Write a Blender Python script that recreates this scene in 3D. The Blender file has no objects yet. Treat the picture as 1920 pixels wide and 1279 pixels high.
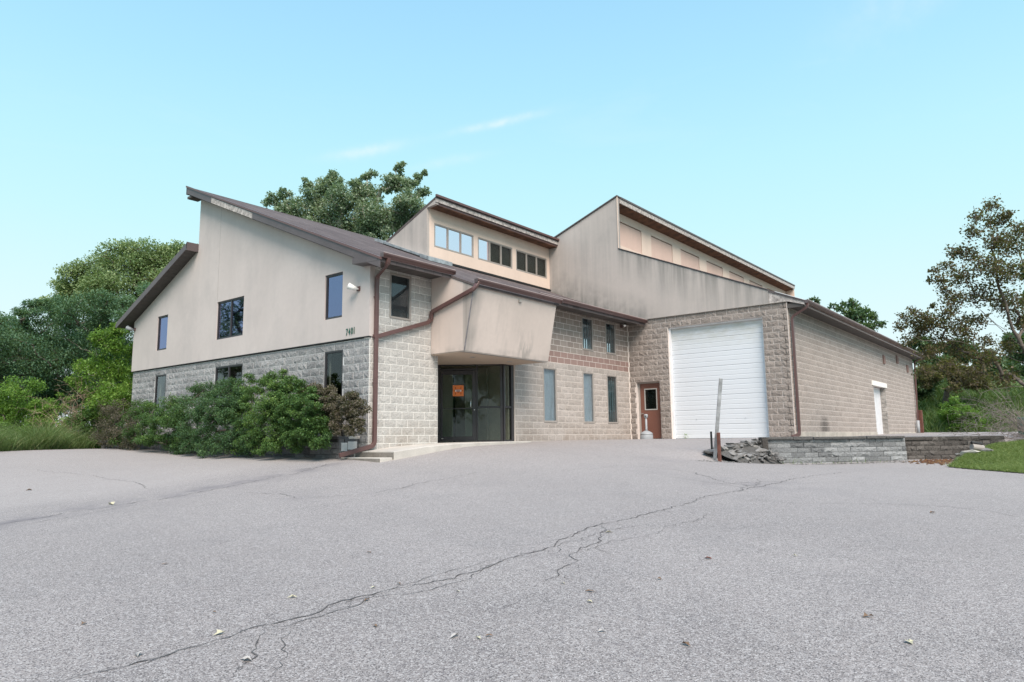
import bpy, bmesh, math, random
import numpy as np
from mathutils import Matrix, Vector, geometry
random.seed(7); rng = np.random.default_rng(11)
C = bpy.context.scene.collection
S = bpy.context.scene

# ------------------------------------------------------------------ camera
CAM = np.array([-11.628, -13.92, 0.07])
FPX = 1329.74
R3 = np.array([[0.62608483, -0.77966929, -0.01155799],
               [0.0996997, 0.09474353, -0.99049666],
               [0.77335487, 0.6189826, 0.13705028]])
cd = bpy.data.cameras.new('camera'); cam = bpy.data.objects.new('camera', cd); C.objects.link(cam)
cd.sensor_width = 36.0; cd.lens = 36.0 * FPX / 1920.0; cd.clip_end = 2000; cd.clip_start = 0.05
m = Matrix.Identity(4)
for i in range(3):
    m[i][0] = R3[0][i]; m[i][1] = -R3[1][i]; m[i][2] = -R3[2][i]; m[i][3] = CAM[i]
cam.matrix_world = m
S.camera = cam
# ------------------------------------------------------------------ light
SUN_EL, SUN_AZ = 49.0, -127.0          # azimuth of the sun seen from the origin, degrees ccw from +X
w = bpy.data.worlds.new('World'); S.world = w; w.use_nodes = True
wn = w.node_tree; wn.nodes.clear()
def wnode(t, **k):
    n = wn.nodes.new(t)
    for a, b in k.items(): setattr(n, a, b)
    return n
wo = wnode('ShaderNodeOutputWorld'); bg = wnode('ShaderNodeBackground')
sky = wnode('ShaderNodeTexSky'); sky.sky_type = 'NISHITA'; sky.sun_disc = False
sky.sun_elevation = math.radians(SUN_EL); sky.sun_rotation = math.radians(90 - SUN_AZ)
sky.air_density = 1.0; sky.dust_density = 1.5
skm = wnode('ShaderNodeVectorMath', operation='SCALE'); skm.inputs['Scale'].default_value = 0.12
wn.links.new(sky.outputs[0], skm.inputs[0])
tc = wnode('ShaderNodeTexCoord'); sp = wnode('ShaderNodeSeparateXYZ')
wn.links.new(tc.outputs['Generated'], sp.inputs[0])
rp = wnode('ShaderNodeValToRGB'); e = rp.color_ramp.elements
e[0].position = 0.0; e[0].color = (0.88, 0.98, 1.0, 1)
e[1].position = 1.0; e[1].color = (0.25, 0.52, 0.92, 1)
for p_, c_ in ((0.12, (0.78, 0.97, 1.0, 1)), (0.28, (0.60, 0.94, 1.0, 1)), (0.36, (0.53, 0.90, 1.0, 1)), (0.46, (0.44, 0.81, 1.0, 1)), (0.58, (0.36, 0.70, .99, 1))):
    q = e.new(p_); q.color = c_
wn.links.new(sp.outputs['Z'], rp.inputs[0])
mxs = wnode('ShaderNodeMix', data_type='RGBA'); mxs.inputs[0].default_value = 0.93
wn.links.new(skm.outputs[0], mxs.inputs[6]); wn.links.new(rp.outputs[0], mxs.inputs[7])
# thin high cloud wisps
mp = wnode('ShaderNodeMapping'); mp.inputs['Scale'].default_value = (1.2, 2.6, 9.0); mp.inputs['Rotation'].default_value = (0.15, 0.1, 0.5)
wn.links.new(tc.outputs['Generated'], mp.inputs[0])
nz = wnode('ShaderNodeTexNoise'); nz.inputs['Scale'].default_value = 1.7; nz.inputs['Detail'].default_value = 7; nz.inputs['Roughness'].default_value = 0.62; nz.inputs['Distortion'].default_value = 0.6
wn.links.new(mp.outputs[0], nz.inputs[0])
mr = wnode('ShaderNodeMapRange'); mr.inputs[1].default_value = 0.60; mr.inputs[2].default_value = 0.82; mr.inputs[3].default_value = 0; mr.inputs[4].default_value = 0.08
wn.links.new(nz.outputs[0], mr.inputs[0])
mxc = wnode('ShaderNodeMix', data_type='RGBA'); wn.links.new(mr.outputs[0], mxc.inputs[0])
wn.links.new(mxs.outputs[2], mxc.inputs[6]); mxc.inputs[7].default_value = (0.86, 0.96, 1.0, 1)
last = mxc.outputs[2]
def vm(op, a_, b_):
    q = wnode('ShaderNodeVectorMath', operation=op)
    for i, x in enumerate((a_, b_)):
        if isinstance(x, tuple): q.inputs[i].default_value = x
        else: wn.links.new(x, q.inputs[i])
    return q
def sm(op, a_, b_=0.):
    q = wnode('ShaderNodeMath', operation=op)
    for i, x in enumerate((a_, b_)):
        if isinstance(x, (int, float)): q.inputs[i].default_value = x
        else: wn.links.new(x, q.inputs[i])
    return q.outputs[0]
for az_, el_, wa_, wb_, tl_, k_ in ((50.6, 22.6, .045, .007, .25, .75), (39.6, 25.0, .055, .005, .2, .8), (8.0, 29.5, .075, .035, .35, .25), (3.0, 31.5, .05, .012, .3, .25), (44.0, 22.0, .05, .006, .2, .3)):
    A_z, E_l = math.radians(az_), math.radians(el_); dv0 = (math.cos(E_l) * math.cos(A_z), math.cos(E_l) * math.sin(A_z), math.sin(E_l)); rt = (math.sin(A_z), -math.cos(A_z), 0.); upv = tuple(np.cross(rt, dv0))
    ra = tuple(np.array(rt) * math.cos(tl_) + np.array(upv) * math.sin(tl_)); rb = tuple(-np.array(rt) * math.sin(tl_) + np.array(upv) * math.cos(tl_))
    dlt = vm('SUBTRACT', tc.outputs['Generated'], dv0).outputs[0]; a1 = sm('MULTIPLY', vm('DOT_PRODUCT', dlt, ra).outputs['Value'], 1 / wa_); b1 = sm('MULTIPLY', vm('DOT_PRODUCT', dlt, rb).outputs['Value'], 1 / wb_)
    n2_ = wnode('ShaderNodeTexNoise'); n2_.inputs['Scale'].default_value = 16; n2_.inputs['Detail'].default_value = 6; n2_.inputs['Roughness'].default_value = .65; wn.links.new(tc.outputs['Generated'], n2_.inputs[0])
    b1 = sm('ADD', b1, sm('MULTIPLY', sm('SUBTRACT', n2_.outputs[0], .5), 2.5))
    g_ = sm('EXPONENT', sm('MULTIPLY', sm('ADD', sm('MULTIPLY', a1, a1), sm('MULTIPLY', b1, b1)), -1.)); n3_ = wnode('ShaderNodeTexNoise'); n3_.inputs['Scale'].default_value = 60; n3_.inputs['Detail'].default_value = 5; wn.links.new(tc.outputs['Generated'], n3_.inputs[0])
    mk_ = sm('MULTIPLY', g_, sm('MULTIPLY', n3_.outputs[0], k_)); mz = wnode('ShaderNodeMix', data_type='RGBA'); wn.links.new(mk_, mz.inputs[0]); wn.links.new(last, mz.inputs[6]); mz.inputs[7].default_value = (.90, .97, 1., 1); last = mz.outputs[2]
wn.links.new(last, bg.inputs[0]); bg.inputs[1].default_value = 0.87
wn.links.new(bg.outputs[0], wo.inputs[0])
sd = bpy.data.lights.new('sun', 'SUN'); sd.energy = 4.5; sd.angle = math.radians(36); sd.color = (1.0, 0.87, 0.76)
so = bpy.data.objects.new('sun', sd); C.objects.link(so)
sv = Vector((math.cos(math.radians(SUN_AZ)) * math.cos(math.radians(SUN_EL)), math.sin(math.radians(SUN_AZ)) * math.cos(math.radians(SUN_EL)), math.sin(math.radians(SUN_EL))))
so.rotation_euler = sv.to_track_quat('Z', 'Y').to_euler()
S.view_settings.view_transform = 'Standard'; S.view_settings.look = 'None'
S.view_settings.exposure = 0.28; S.view_settings.gamma = 1.0; S.view_settings.use_curve_mapping = False
S.cycles.max_bounces = 8; S.cycles.transparent_max_bounces = 16

def at(px, py, dep):                      # a point seen at pixel (1920 wide) at a depth in metres
    return CAM + (R3.T @ np.array([(px - 960) / FPX, (py - 639.5) / FPX, 1.0])) * dep

# ------------------------------------------------------------------ materials
class N:
    def __init__(s, name):
        s.m = bpy.data.materials.new(name); s.m.use_nodes = True; s.t = s.m.node_tree; s.t.nodes.clear()
        s.out = s.n('ShaderNodeOutputMaterial'); s.b = s.n('ShaderNodeBsdfPrincipled'); s.l(s.b.outputs[0], s.out.inputs[0])
        s.geo = s.n('ShaderNodeNewGeometry')
    def n(s, t, **k):
        x = s.t.nodes.new(t)
        for a, b in k.items(): setattr(x, a, b)
        return x
    def l(s, a, b): s.t.links.new(a, b)
    def pos(s, scale=(1, 1, 1), rot=(0, 0, 0)):
        q = s.n('ShaderNodeMapping'); q.inputs['Scale'].default_value = scale; q.inputs['Rotation'].default_value = rot
        s.l(s.geo.outputs['Position'], q.inputs[0]); return q.outputs[0]
    def noise(s, scale, vec=None, detail=4, rough=.55, dist=0):
        q = s.n('ShaderNodeTexNoise'); q.inputs['Scale'].default_value = scale; q.inputs['Detail'].default_value = detail
        q.inputs['Roughness'].default_value = rough; q.inputs['Distortion'].default_value = dist
        s.l(vec if vec is not None else s.geo.outputs['Position'], q.inputs['Vector']); return q.outputs[0]
    def vor(s, scale, vec=None, out='Distance'):
        q = s.n('ShaderNodeTexVoronoi'); q.inputs['Scale'].default_value = scale
        s.l(vec if vec is not None else s.geo.outputs['Position'], q.inputs['Vector']); return q.outputs[out]
    def rng(s, v, a, b, c=0., d=1.):
        q = s.n('ShaderNodeMapRange'); s.l(v, q.inputs[0])
        for i, x in zip((1, 2, 3, 4), (a, b, c, d)): q.inputs[i].default_value = x
        return q.outputs[0]
    def math(s, op, a, b):
        q = s.n('ShaderNodeMath', operation=op)
        for i, x in enumerate((a, b)):
            if isinstance(x, (int, float)): q.inputs[i].default_value = x
            else: s.l(x, q.inputs[i])
        return q.outputs[0]
    def mix(s, f, a, b, blend='MIX'):
        q = s.n('ShaderNodeMix', data_type='RGBA', blend_type=blend)
        for i, x in zip((0, 6, 7), (f, a, b)):
            if isinstance(x, (int, float)): q.inputs[i].default_value = x
            elif isinstance(x, tuple): q.inputs[i].default_value = (x + (1,))[:4]
            else: s.l(x, q.inputs[i])
        return q.outputs[2]
    def attr(s, name):
        q = s.n('ShaderNodeAttribute'); q.attribute_name = name; return q.outputs['Fac']
    def col(s, c): s.l(c, s.b.inputs['Base Color']) if not isinstance(c, tuple) else setattr(s.b.inputs['Base Color'], 'default_value', (c + (1,))[:4])
    def rough(s, r): s.b.inputs['Roughness'].default_value = r
    def bump(s, h, strength=.5, dist=.01):
        q = s.n('ShaderNodeBump'); q.inputs['Strength'].default_value = strength; q.inputs['Distance'].default_value = dist
        s.l(h, q.inputs['Height']); s.l(q.outputs[0], s.b.inputs['Normal'])
MAT = {}
def simple(name, c, rough=.6, var=.12, scale=3., metal=0., bump=0., spec=.5):
    a = N(name); a.rough(rough); a.b.inputs['Metallic'].default_value = metal; a.b.inputs['Specular IOR Level'].default_value = spec
    n1 = a.noise(scale, detail=6); n2 = a.noise(scale * 14, detail=3)
    f = a.math('ADD', a.math('MULTIPLY', n1, .65), a.math('MULTIPLY', n2, .35))
    lo = tuple(x * (1 - 2 * var) for x in c); hi = tuple(min(1, x * (1 + 2 * var)) for x in c)
    a.col(a.mix(a.rng(f, .3, .7), lo, hi))
    if bump: a.bump(n2, .6, bump)
    MAT[name] = a.m; return a.m
def stucco(name, c, grime, streak, lo=.42, hi=.72, gc=(.17, .17, .165), top=None, sf=4.2):
    a = N(name); a.rough(.92); a.b.inputs['Specular IOR Level'].default_value = .2
    base = a.mix(a.rng(a.noise(.55, detail=5), .3, .7), tuple(x * .93 for x in c), tuple(x * 1.05 for x in c))
    base = a.mix(a.rng(a.noise(9, detail=4), .3, .75, 0, .25), base, tuple(x * .82 for x in c))
    v = a.noise(1.0, a.pos((sf, sf, sf * .05)), detail=6, rough=.62)         # run-off streaks
    v2 = a.noise(1.0, a.pos((.5, .5, .35)), detail=4)
    f = a.math('MULTIPLY', a.rng(v, lo, hi, 0, streak), a.rng(v2, .35, .62))
    base = a.mix(f, base, gc)
    f2 = a.rng(a.noise(.8, a.pos((1, 1, .7)), detail=7, rough=.6), .5, .8, 0, grime)
    base = a.mix(f2, base, tuple(x * .9 for x in gc))
    if name in ('stucco_box', 'stucco_garage'):
        z = a.n('ShaderNodeSeparateXYZ'); a.l(a.geo.outputs['Position'], z.inputs[0])
        if name == 'stucco_box':        # water stain down the near edge and along the foot of the box
            k1 = a.math('MULTIPLY', a.rng(a.math('SUBTRACT', z.outputs['X'], a.math('MULTIPLY', a.noise(1.5), .5)), 1.95, 2.35, 1., 0.), a.rng(z.outputs['Y'], -1.2, -1.25)); k2 = a.math('MULTIPLY', a.rng(z.outputs['Z'], 2.41, 2.62, .6, 0.), a.rng(a.noise(2.5), .4, .65))
            k1 = a.math('MAXIMUM', a.math('MULTIPLY', k1, .6), a.math('MULTIPLY', k2, .7)); k3 = a.math('MULTIPLY', a.math('MULTIPLY', a.rng(z.outputs['X'], 4.3, 4.55), a.rng(z.outputs['X'], 4.95, 5.2, 1., 0.)), a.math('MULTIPLY', a.rng(z.outputs['Z'], 2.7, 3.3, 1., 0.), a.rng(a.noise(1, a.pos((9, 9, .8)), detail=5), .45, .6, 0, .55))); k1 = a.math('MAXIMUM', k1, k3)
        else:                           # damp grime where the wall meets the lower roof
            ln = a.math('SUBTRACT', z.outputs['Z'], a.math('ADD', a.math('MULTIPLY', z.outputs['Y'], .42), 4.86)); k1 = a.math('MULTIPLY', a.rng(ln, -.1, 1.1, .9, 0.), a.math('MULTIPLY', a.rng(z.outputs['Y'], -2.2, -.9), a.rng(a.noise(2.2, detail=5), .25, .6)))
            tp_ = a.math('SUBTRACT', a.math('ADD', a.math('MULTIPLY', z.outputs['Y'], .43), 7.58), z.outputs['Z']); k4 = a.math('MULTIPLY', a.rng(tp_, 0., 1.4, .75, 0.), a.rng(a.noise(1, a.pos((3, 3, .25)), detail=6), .3, .6)); k1 = a.math('MAXIMUM', k1, a.math('MULTIPLY', k4, a.rng(z.outputs['Y'], .2, .4, 1., 0.)))
        base = a.mix(a.math('MULTIPLY', k1, a.rng(v, .3, .6, .5, 1.)), base, (.17, .17, .16))
    a.col(base); a.bump(a.noise(140, detail=2), .25, .004)
    MAT[name] = a.m
stucco('stucco_south', (.560, .500, .475), .28, .10, gc=(.27, .265, .265))
stucco('stucco_box', (.62, .53, .48), .12, .22, .5, .75)
stucco('stucco_lantern', (.72, .58, .49), .10, .08)
stucco('stucco_side', (.48, .43, .40), .38, .7, .36, .62, (.20, .20, .195))
stucco('stucco_garage', (.50, .45, .42), .62, .42, .30, .70, (.26, .255, .25), sf=5.5)
stucco('stucco_panel', (.64, .47, .40), .08, .10)
stucco('stucco_ceiling', (.50, .40, .32), .05, .0)
def block_mat(name, c1, c2, rough_amt=.006, dirt=.35, dirtc=(.12, .115, .11), pit=.35):
    a = N(name); a.rough(.95); a.b.inputs['Specular IOR Level'].default_value = .15
    r = a.attr('rnd')
    base = a.mix(r, c1, c2)
    base = a.mix(a.rng(a.noise(17, a.pos((1, 1, 1.7)), detail=7, rough=.75), .50, .68, 0, pit), base, tuple(x * .40 for x in c1))
    base = a.mix(a.rng(a.noise(60, detail=3), .5, .7, 0, .3), base, tuple(min(1, x * 1.35) for x in c2))
    base = a.mix(a.rng(a.noise(13, a.pos((1, 1, 2.4)), detail=8, rough=.8, dist=1.2), .60, .66, 0, min(1, pit * 1.1)), base, tuple(x * .28 for x in c1))
    base = a.mix(a.rng(a.noise(.7, a.pos((1, 1, .6)), detail=6, rough=.65), .48, .78, 0, dirt), base, dirtc)
    z = a.n('ShaderNodeSeparateXYZ'); a.l(a.geo.outputs['Position'], z.inputs[0])
    if name == 'block_side':            # soot mark low on the long wall
        dx = a.math('MULTIPLY', a.math('SUBTRACT', z.outputs['X'], 16.75), 1 / .62); dz = a.math('MULTIPLY', a.math('SUBTRACT', z.outputs['Z'], .40), 1 / .42)
        g_ = a.math('ADD', a.math('MULTIPLY', dx, dx), a.math('MULTIPLY', dz, dz)); g_ = a.math('ADD', g_, a.math('MULTIPLY', a.noise(4, detail=6, rough=.7), 1.2)); base = a.mix(a.rng(g_, .7, 1.9, .65, 0.), base, (.07, .065, .06))
    if name in ('block_pale', 'block_beige'):   # splash-back at the foot
        base = a.mix(a.math('MULTIPLY', a.rng(z.outputs['Z'], -.1, .75, .55, 0.), a.rng(a.noise(1.3, detail=7), .4, .62)), base, (.25, .20, .16))
    a.col(base)
    h = a.math('ADD', a.noise(38, detail=6, rough=.7), a.math('MULTIPLY', a.vor(17), .6))
    a.bump(h, 1.0, rough_amt * 1.4)
    MAT[name] = a.m
block_mat('block_pale', (.44, .425, .405), (.52, .505, .48), .010, .18, pit=.55)
block_mat('block_beige', (.375, .335, .305), (.455, .41, .38), .010, .18, pit=.55)
block_mat('block_taupe', (.27, .225, .20), (.33, .285, .255), .004, .14, pit=.3)
block_mat('block_red', (.27, .185, .165), (.32, .225, .20), .004, .12, pit=.25)
block_mat('block_grey', (.25, .248, .25), (.39, .385, .385), .014, .40, (.085, .085, .09), .7)
block_mat('block_brown', (.265, .230, .208), (.345, .300, .272), .014, .22, pit=.6)
block_mat('block_side', (.345, .300, .272), (.405, .355, .325), .010, .14, pit=.4)
block_mat('block_retain', (.13, .135, .14), (.33, .34, .345), .012, .5, (.06, .06, .06), .6)
block_mat('block_wet', (.075, .068, .063), (.15, .138, .128), .012, .4, (.035, .035, .03), .4)  # darker block tone for the second stretch of retaining wall and its caps
block_mat('block_planter', (.10, .10, .105), (.20, .20, .205), .012, .4, (.05, .05, .05), .4)
block_mat('stone_rubble', (.10, .098, .095), (.33, .32, .31), .014, .5, (.05, .045, .04), .6)
simple('mortar_pale', (.80, .78, .74), .95, .05, 8); simple('mortar_beige', (.72, .66, .61), .95, .06, 8)
simple('mortar_grey', (.60, .59, .58), .95, .12, 4); simple('mortar_dark', (.05, .05, .05), .95, .2, 4)
simple('mortar_mottled', (.33, .31, .29), .95, .35, 3); simple('mortar_side', (.66, .59, .55), .95, .06, 8)
simple('concrete', (.50, .47, .43), .9, .10, 2.2, bump=.004); simple('concrete_riser', (.20, .18, .16), .9, .25, 3, bump=.004)
simple('foundation', (.46, .42, .37), .9, .16, 3)
simple('metal_brown', (.115, .062, .058), .38, .10, 2, spec=.5); simple('metal_plum', (.098, .078, .080), .45, .12, 1.5)
simple('gutter_edge', (.42, .34, .33), .35, .1, 3)
simple('soffit_dark', (.085, .075, .07), .7, .1, 2); simple('wood_soffit', (.13, .062, .035), .8, .45, 2.5, bump=.004)
simple('wood_weathered', (.40, .365, .345), .9, .38, 9, bump=.004); simple('trim_white', (.72, .72, .74), .5, .06, 3)
simple('frame_bronze', (.034, .032, .036), .35, .1, 3); simple('frame_taupe', (.33, .30, .275), .45, .08, 4)
simple('frame_lantern', (.30, .275, .25), .45, .08, 4)
simple('door_brown', (.165, .07, .05), .5, .08, 1.6); simple('frame_alu', (.42, .42, .40), .35, .05, 3)
simple('steel', (.40, .41, .42), .45, .28, 5, metal=.55); simple('chrome', (.7, .7, .7), .2, .03, 3, metal=1)
simple('rust_brown', (.13, .05, .035), .7, .25, 6); simple('plastic_grey', (.31, .33, .35), .55, .08, 4)
simple('light_white', (.78, .78, .76), .4, .04, 4); simple('black', (.012, .012, .012), .6, .1, 3)
simple('digit_green', (.006, .085, .06), .4, .05, 3); simple('orange', (.86, .23, .06), .6, .05, 10)
simple('ink', (.25, .04, .01), .6, .1, 10); simple('paper', (.85, .80, .80), .6, .03, 10)
simple('blind', (.50, .55, .57), .6, .06, 4); simple('blind_dark', (.07, .07, .068), .7, .1, 4)
simple('curtain', (.16, .22, .22), .8, .2, 2); simple('interior', (.05, .05, .048), .9, .2, 1); simple('interior_pale', (.50, .53, .44), .9, .1, 1)
simple('bark', (.12, .10, .085), .9, .3, 6, bump=.01); simple('twig_grey', (.24, .20, .18), .9, .2, 8); simple('twig_dead', (.32, .23, .17), .9, .2, 8)
simple('birch', (.45, .42, .36), .85, .25, 6); simple('soil', (.05, .038, .028), .95, .3, 5, bump=.02)
simple('lamp_glass', (.5, .5, .5), .15, .05, 3); simple('utility_green', (.02, .10, .075), .5, .1, 3)
# garage door paint with stain at the head
a = N('garage_white'); a.rough(.45)
z = a.n('ShaderNodeSeparateXYZ'); a.l(a.geo.outputs['Position'], z.inputs[0])
f = a.math('MULTIPLY', a.rng(z.outputs['Z'], 3.2, 4.3), a.rng(a.noise(3, a.pos((1, 1, 2.5)), detail=5), .35, .7, .2, .8))
c = a.mix(f, (.66, .69, .73), (.46, .45, .37)); c = a.mix(a.rng(a.noise(1.2, detail=6), .55, .8, 0, .25), c, (.6, .6, .58)); a.col(c); MAT['garage_white'] = a.m
# roof shingles
a = N('shingle'); a.rough(.95); a.b.inputs['Specular IOR Level'].default_value = .2
br = a.n('ShaderNodeTexBrick'); a.l(a.pos((1, 1, 1)), br.inputs['Vector'])
br.inputs['Scale'].default_value = 1; br.inputs['Brick Width'].default_value = .33; br.inputs['Row Height'].default_value = .14; br.inputs['Mortar Size'].default_value = .006
br.inputs['Color1'].default_value = (.088, .074, .074, 1); br.inputs['Color2'].default_value = (.135, .112, .112, 1); br.inputs['Mortar'].default_value = (.05, .04, .042, 1)
c = a.mix(a.rng(a.noise(.9, a.pos((1, .4, .4)), detail=7, rough=.65), .45, .75, 0, .6), br.outputs['Color'], (.18, .155, .15))
c = a.mix(a.rng(a.noise(2.4, a.pos((.4, 2, 2)), detail=6), .55, .75, 0, .5), c, (.07, .055, .06)); a.col(c)
a.bump(a.math('ADD', br.outputs['Fac'], a.noise(60)), .6, .008); MAT['shingle'] = a.m
# asphalt: exposed aggregate, worn and blotched
a = N('asphalt'); a.rough(.93); a.b.inputs['Specular IOR Level'].default_value = .25
c = a.mix(a.rng(a.noise(.22, detail=5), .35, .65), (.255, .230, .222), (.305, .276, .266))
c = a.mix(a.rng(a.noise(1.1, detail=7, rough=.62), .46, .72, 0, .42), c, (.180, .168, .168))
c = a.mix(a.rng(a.noise(.45, a.pos((1, 1, 1), (0, 0, .6)), detail=6), .52, .74, 0, .3), c, (.30, .275, .262))
q = a.n('ShaderNodeTexVoronoi'); q.inputs['Scale'].default_value = 135; a.l(a.geo.outputs['Position'], q.inputs['Vector'])
g = a.n('ShaderNodeSeparateColor'); a.l(q.outputs['Color'], g.inputs[0])
c = a.mix(a.rng(g.outputs[0], .62, .9, 0, .75), c, (.52, .495, .485)); c = a.mix(a.rng(g.outputs[1], .58, .88, 0, .85), c, (.065, .06, .062))
q2 = a.n('ShaderNodeTexVoronoi'); q2.inputs['Scale'].default_value = 46; a.l(a.geo.outputs['Position'], q2.inputs['Vector'])
g2 = a.n('ShaderNodeSeparateColor'); a.l(q2.outputs['Color'], g2.inputs[0])
c = a.mix(a.rng(g2.outputs[0], .80, .98, 0, .35), c, (.14, .13, .14)); c = a.mix(a.rng(g2.outputs[1], .85, .98, 0, .3), c, (.50, .48, .47))
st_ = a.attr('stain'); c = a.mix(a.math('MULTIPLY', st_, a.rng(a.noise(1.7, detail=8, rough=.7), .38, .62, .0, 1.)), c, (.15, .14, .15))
sl_ = a.attr('tan'); c = a.mix(a.math('MULTIPLY', sl_, .45), c, (.40, .37, .355))  # tan zones, with the far lot's grazing brightness painted in
a.col(c); a.bump(a.math('ADD', q.outputs['Distance'], a.noise(220, detail=2)), .45, .004); MAT['asphalt'] = a.m
simple('crack_dark', (.080, .074, .074), .95, .35, 20); simple('stain_dark', (.19, .18, .19), .95, .2, 6)
a = N('ground_green'); a.rough(.95)
c = a.mix(a.rng(a.noise(.8, detail=7), .35, .65), (.035, .055, .018), (.075, .11, .03)); c = a.mix(a.rng(a.noise(6, detail=5), .5, .75), c, (.09, .085, .04)); a.col(c); MAT['ground_green'] = a.m
# glass
def glass(name, ior, tint, extra=0.0, refl=(.9, .95, 1.0)):
    a = N(name); a.t.nodes.remove(a.b)
    r0 = ((ior - 1) / (ior + 1)) ** 2; lw_ = a.n('ShaderNodeLayerWeight'); lw_.inputs[0].default_value = .5
    fz = a.math('ADD', a.math('MULTIPLY', a.math('POWER', lw_.outputs['Facing'], 4.0), 1 - r0), r0)
    tr = a.n('ShaderNodeBsdfTransparent'); tr.inputs[0].default_value = tint + (1,)
    gl = a.n('ShaderNodeBsdfGlossy'); gl.inputs['Roughness'].default_value = .02; gl.inputs[0].default_value = refl + (1,)
    bp = a.n('ShaderNodeBump'); bp.inputs['Strength'].default_value = .06; bp.inputs['Distance'].default_value = .02
    a.l(a.noise(.9, detail=1), bp.inputs['Height']); a.l(bp.outputs[0], gl.inputs['Normal'])
    mx = a.n('ShaderNodeMixShader'); a.l(a.math('MINIMUM', a.math('ADD', fz, extra), 1.0), mx.inputs[0]); a.l(tr.outputs[0], mx.inputs[1]); a.l(gl.outputs[0], mx.inputs[2])
    a.l(mx.outputs[0], a.out.inputs[0]); MAT[name] = a.m
glass('glass_south', 1.75, (.35, .38, .38), .22, (.55, .62, .98)); glass('glass', 1.5, (.80, .84, .86)); glass('glass_mirror', 2.1, (.3, .33, .35), .72, (1.0, .90, 1.0)); glass('glass_dark', 1.42, (.68, .71, .67))
def leaf(name, c1, c2, c3, tl=.35):
    a = N(name); a.t.nodes.remove(a.b); r = a.attr('rnd')
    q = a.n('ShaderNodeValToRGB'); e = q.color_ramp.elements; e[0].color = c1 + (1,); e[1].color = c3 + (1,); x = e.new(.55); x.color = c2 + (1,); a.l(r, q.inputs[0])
    d = a.n('ShaderNodeBsdfPrincipled'); d.inputs['Roughness'].default_value = .55; d.inputs['Specular IOR Level'].default_value = .35; a.l(q.outputs[0], d.inputs['Base Color'])
    t = a.n('ShaderNodeBsdfTranslucent'); a.l(a.mix(.5, q.outputs[0], (.25, .35, .03), 'MIX'), t.inputs[0])
    mx = a.n('ShaderNodeMixShader'); mx.inputs[0].default_value = tl; a.l(d.outputs[0], mx.inputs[1]); a.l(t.outputs[0], mx.inputs[2]); a.l(mx.outputs[0], a.out.inputs[0]); MAT[name] = a.m
leaf('leaf_hedge', (.030, .075, .024), (.070, .150, .042), (.19, .30, .075), 0.25)
leaf('leaf_hedge_blue', (.032, .078, .036), (.068, .145, .060), (.15, .25, .10), 0.25)
leaf('leaf_purple', (.065, .060, .045), (.125, .105, .080), (.23, .19, .14), 0.25)
leaf('leaf_locust', (.042, .105, .060), (.085, .178, .102), (.18, .29, .16), .3)
leaf('leaf_light', (.085, .15, .065), (.17, .26, .11), (.31, .40, .19), 0.35)
leaf('leaf_lime', (.08, .17, .03), (.17, .32, .055), (.34, .46, .12), .4)
leaf('leaf_tree', (.09, .15, .09), (.19, .28, .18), (.40, .47, .34), .35)
leaf('leaf_far', (.045, .095, .045), (.085, .155, .075), (.16, .25, .12), 0.3)
leaf('leaf_maple', (.062, .048, .030), (.120, .090, .052), (.19, .19, .085), .35)
leaf('leaf_brown', (.09, .04, .02), (.16, .07, .035), (.22, .13, .05), .2)
leaf('grass', (.10, .15, .045), (.20, .28, .085), (.38, .42, .17), .35)
leaf('grass_tall', (.07, .13, .04), (.14, .22, .075), (.36, .36, .19), .3)
leaf('weed', (.045, .09, .028), (.095, .165, .05), (.22, .26, .10), .3)
def flat(name, c):
    a = N(name); a.rough(.8); a.col(c); MAT[name] = a.m
flat('dry_pale', (.48, .45, .32)); flat('dry_brown', (.16, .10, .06)); flat('dry_red', (.22, .07, .04)); flat('dry_grey', (.40, .38, .36))

# ------------------------------------------------------------------ mesh helpers
def link(o, parent=None):
    C.objects.link(o)
    if parent is not None: o.parent = parent
    return o
def mesh(name, v, f, mat, rnd=None, smooth=False):
    me = bpy.data.meshes.new(name)
    v = np.asarray(v, dtype=np.float32).reshape(-1, 3)
    if isinstance(f, np.ndarray):
        nf, k = f.shape
        me.vertices.add(len(v)); me.vertices.foreach_set('co', v.ravel())
        me.loops.add(nf * k); me.loops.foreach_set('vertex_index', f.astype(np.int32).ravel())
        me.polygons.add(nf); me.polygons.foreach_set('loop_start', np.arange(0, nf * k, k, dtype=np.int32)); me.polygons.foreach_set('loop_total', np.full(nf, k, dtype=np.int32))
        me.update(calc_edges=True)
    else: me.from_pydata(v.tolist(), [], [tuple(x) for x in f]); me.update()
    if rnd is not None:
        at_ = me.attributes.new('rnd', 'FLOAT', 'FACE'); at_.data.foreach_set('value', np.asarray(rnd, dtype=np.float32))
    me.materials.append(MAT[mat])
    if smooth: me.shade_smooth()
    return me
def obj(name, me, parent=None, **kw):
    o = link(bpy.data.objects.new(name, me), parent)
    for k, x in kw.items(): o[k] = x
    return o
def thing(name, label, cat, loc=(0, 0, 0), group=None, rz=0):
    o = link(bpy.data.objects.new(name, None)); o.location = loc; o.rotation_euler = (0, 0, rz); o.empty_display_size = .3
    o['label'] = label; o['category'] = cat
    if group: o['group'] = group
    return o
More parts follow.
